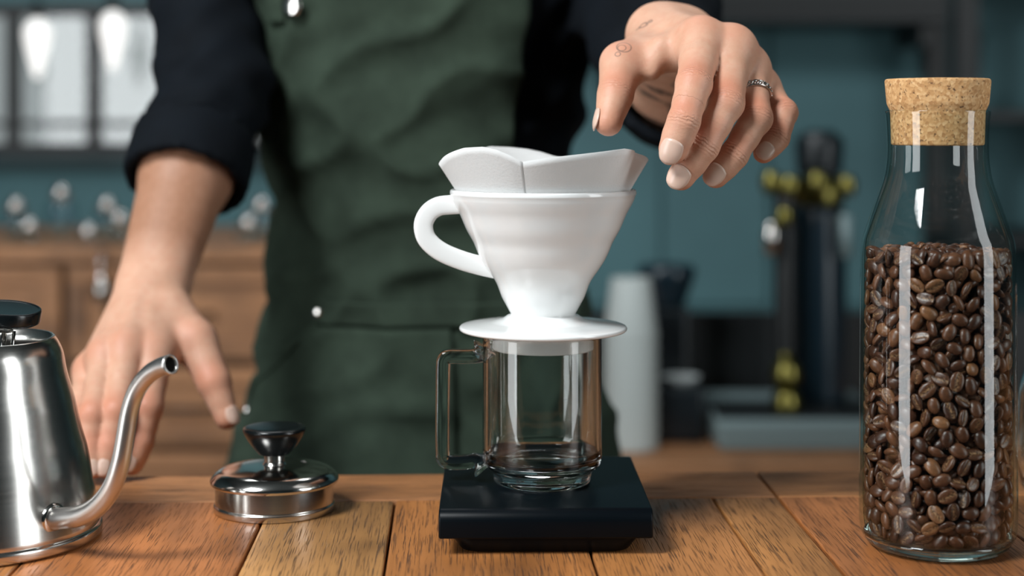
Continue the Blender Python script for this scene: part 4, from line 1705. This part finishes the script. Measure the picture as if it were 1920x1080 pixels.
# ------------------------------------------------------------------ clothes
def wrinkle(X, Y, Z):
    return (0.0022 * np.sin(X * 60 + Z * 95 + 2.0 * np.sin(Z * 31 + Y * 17)) + 0.0018 * np.sin(Z * 140 - X * 50 + 3 * np.sin(X * 40 + 1.3)) + 0.0012 * np.sin(Y * 150 + Z * 60))


F = Field((-0.44, 1.14, -0.16), (0.34, 1.68, 0.54), 0.0052)
X, Y, Z = F.ax[0][:, None, None], F.ax[1][None, :, None], F.ax[2][None, None, :]
G = np.maximum(torso_sd(X, Y, Z), np.maximum(Z - 0.50, -0.14 - Z)).astype(np.float32)
G1 = F.new()
for s, sh in ((-1, SH_L), (1, SH_R)):
    F.cone(G1, (TCX + s * 0.06, TCY, 0.44), sh, 0.07, 0.066, 0.05, 0.1)
# sleeves end in a turned-up cuff
cuffL = el_l * 0.485 + ((w0l + w1l) / 2) * 0.515
cuffR = el_r * 0.62 + ((w0r + w1r) / 2) * 0.38
F.cone(G1, SH_L, el_l, 0.052, 0.0455, 0.02, 0.08)
F.cone(G1, el_l, cuffL, 0.0455, 0.0455, 0.02, 0.08)
F.cone(G1, SH_R, el_r + np.array((-0.012, 0, 0.02)), 0.068, 0.056, 0.03, 0.08)
F.cone(G1, el_r, cuffR, 0.050, 0.046, 0.02, 0.08)
G = smin(G, G1, 0.02)
G = (G + wrinkle(X, Y, Z)).astype(np.float32)


def cut_sleeve(G, el, cf, tip_dir, r0):
    """open the sleeve: cut flat at the cuff and hollow it round the forearm; add the turned-up band"""
    dv = unit(tip_dir)
    sl, x, y, z = F.sub(np.minimum(el, cf) - 0.16, np.maximum(el, cf) + 0.16)
    h = (x - cf[0]) * dv[0] + (y - cf[1]) * dv[1] + (z - cf[2]) * dv[2]
    rx = np.sqrt(np.maximum((x - cf[0]) ** 2 + (y - cf[1]) ** 2 + (z - cf[2]) ** 2 - h * h, 0))
    g = G[sl]
    near = np.clip((0.15 - rx) * 10, 0, 1)
    plane = np.where(rx < 0.095, h, -1)
    g = np.maximum(g, plane)
    band = np.maximum(np.abs(rx - (r0 - 0.001)) - 0.0042, np.abs(h + 0.022) - 0.0225) - 0.0012
    g = np.minimum(g, band)
    hole = np.maximum(rx - (r0 - 0.0058), -h - 0.05)
    g = np.maximum(g, -hole)
    G[sl] = g.astype(np.float32)


cut_sleeve(G, el_l, cuffL, (w0l + w1l) / 2 - el_l + np.array((0.0, 0.0, -0.04)), 0.0475)
cut_sleeve(G, el_r, cuffR, (w0r + w1r) / 2 - el_r, 0.0490)
V, Q = surface_nets(G, F.lo, F.h)
V = relax(V, Q, 2, 0.5)
np_mesh('shirt', V, Q, 'shirt_cotton', person)

F = Field((-0.36, 1.28, -1.02), (0.20, 1.72, -0.08), 0.009)
X, Y, Z = F.ax[0][:, None, None], F.ax[1][None, :, None], F.ax[2][None, None, :]
G = np.maximum(torso_sd(X, Y, Z, 0.004), np.maximum(Z + 0.10, -0.33 - Z)).astype(np.float32)
for s in (-1, 1):
    hip = np.array((TCX + s * 0.085, TCY, -0.25))
    knee = np.array((TCX + s * 0.10, TCY - 0.02, -0.60))
    ank = np.array((TCX + s * 0.11, TCY + 0.02, -0.955))
    F.cone(G, hip, knee, 0.096, 0.072, 0.03, 0.1)
    F.cone(G, knee, ank, 0.070, 0.060, 0.02, 0.1)
V, Q = surface_nets(G, F.lo, F.h)
np_mesh('trousers', relax(V, Q, 1), Q, 'trouser_cotton', person)
for s in (-1, 1):
    c = np.array((TCX + s * 0.115, TCY - 0.05, FLOOR_Z))
    loft('shoe', [([(c[0] + x * 0.9, c[1] + y * 0.95) for x, y in rrect(0.046, 0.135, 0.04)], FLOOR_Z), ([(c[0] + x, c[1] + y) for x, y in rrect(0.048, 0.138, 0.042)], FLOOR_Z + 0.025), ([(c[0] + x * 0.9, c[1] + y * 0.93) for x, y in rrect(0.046, 0.135, 0.04)], FLOOR_Z + 0.06), ([(c[0] + x * 0.7, c[1] + 0.04 + y * 0.55) for x, y in rrect(0.046, 0.135, 0.04)], FLOOR_Z + 0.10)], 'shoe_leather', person)
# hair and eyes (above the picture)
F = Field(HC - 0.14, HC + 0.16, 0.008)
G = F.new()
F.ellipsoid(G, HC + (0, 0.018, 0.042), I3, (0.083, 0.098, 0.095), 0.02)
Y, Z = F.ax[1][None, :, None], F.ax[2][None, None, :]
G = np.maximum(G, (HC[2] + 0.055 - Z) * 0.7 + (HC[1] - 0.005 - Y) * 0.7).astype(np.float32)
V, Q = surface_nets(G, F.lo, F.h)
np_mesh('hair', relax(V, Q, 2), Q, 'hair', person)
for s in (-1, 1):
    bm = bmesh.new()
    bmesh.ops.create_uvsphere(bm, u_segments=16, v_segments=10, radius=0.012)
    bm_obj('eye', bm, 'eye_white', person, True, tuple(HC + (s * 0.031, -0.078, 0.012)))


# --- apron: a cloth wrapped round the front of the trunk
def apron_surface(name, phi0, phi1, z0, z1, material, parent, off, amp=1.0, nu=110, nv=150, thick=0.0014, seed=0.0, flare=True):
    """phi0, phi1: functions of z (degrees round the trunk, 0 = straight ahead); z0, z1: functions of u in 0..1"""
    V, F_ = [], []
    for j in range(nv + 1):
        for i in range(nu + 1):
            u, v = i / nu, j / nv
            za, zb_ = (z0(u), z1(u)) if callable(z0) else (z0, z1)
            z = za + (zb_ - za) * v
            ph = math.radians(phi0(z) + (phi1(z) - phi0(z)) * u)
            a = np.interp(z, tz, ta) + off
            b = np.interp(z, tz, tb) + off
            if flare and z < 0.08:
                a += 0.03 * min(1, (0.08 - z) / 0.4)
                b += 0.03 * min(1, (0.08 - z) / 0.4)
            s, zz = ph * 0.14, z
            n1 = noise.noise(Vector((s * 9 + seed, zz * 6, 1.7)))
            n2 = noise.noise(Vector((s * 22 + zz * 14 + seed, zz * 11 - s * 5, 4.2)))
            n3 = noise.noise(Vector((s * 16 - zz * 22, zz * 30 + seed, 8.8)))
            rg = (1 - abs(noise.noise(Vector((s * 11 + zz * 9, zz * 15 - s * 8, 2.2 + seed))))) ** 4
            w_ = amp * (0.008 * n1 + 0.0065 * n2 + 0.0035 * n3 + 0.009 * rg)
            V.append((TCX + (a + w_) * math.sin(ph), TCY - (b + w_) * math.cos(ph), z))
    for j in range(nv):
        for i in range(nu):
            q = j * (nu + 1) + i
            F_.append((q, q + 1, q + nu + 2, q + nu + 1))
    ob = mesh_obj(name, V, F_, material, parent, True)
    sd = ob.modifiers.new('solid', 'SOLIDIFY')
    sd.thickness, sd.offset = thick, 0
    return ob


def step(z, a, b):
    t = min(1, max(0, (z - a) / (b - a)))
    return t * t * (3 - 2 * t)


apron = apron_surface('apron', lambda z: -96 + 4 * step(z, 0.05, 0.3), lambda z: 92 - 60 * step(z, 0.13, 0.23), -0.55, 0.46, 'apron_canvas', person, 0.010, nv=190)
apron['label'] = 'dark green canvas apron'
apron_surface('waistband', lambda z: -38, lambda z: 94, 0.074, 0.094, 'apron_canvas', apron, 0.0165, 0.75, 90, 8, 0.002)
apron_surface('pocket', lambda z: -84, lambda z: 10, lambda u: -0.30, lambda u: -0.020 + 0.092 * min(1, u / 0.48), 'apron_canvas', apron, 0.0150, 0.9, 70, 50, 0.002)
apron_surface('pocket_hem', lambda z: -84, lambda z: -38, lambda u: -0.028 + 0.095 * u, lambda u: -0.018 + 0.095 * u, 'apron_canvas', apron, 0.0165, 0.9, 40, 4, 0.003)
apron_surface('neck_strap', lambda z: -50 + 20 * step(z, 0.35, 0.46), lambda z: -42 + 20 * step(z, 0.35, 0.46), 0.335, 0.46, 'apron_canvas', apron, 0.0165, 0.5, 8, 30, 0.003)


def rivet(px, py, size):
    # nearest cloth point seen there
    vs_ = np.array([v.co for v in apron.data.vertices])
    u = 960 + vs_[:, 0] / vs_[:, 1] * FPX
    v = HY + (CAMZ - vs_[:, 2]) / vs_[:, 1] * FPX
    p = vs_[np.argmin((u - px) ** 2 + (v - py) ** 2 + np.where(vs_[:, 1] > TCY, 1e6, 0))]
    nn_ = Vector(((p[0] - TCX) / 0.152 ** 2, (p[1] - TCY) / 0.105 ** 2, 0)).normalized()
    r = lathe('rivet', rounded([(0, 0.0), (size, 0.0), (size, 0.0012), (size * 0.72, 0.003), (0, 0.0036)], 0.0006, 2), 'polished_steel', apron, seg=24)
    r.location = Vector(p) + nn_ * 0.0075
    r.rotation_euler = nn_.to_track_quat('Z', 'Y').to_euler()


rivet(555, 8, 0.0095)
rivet(605, 587, 0.0055)
rivet(476, 768, 0.0055)
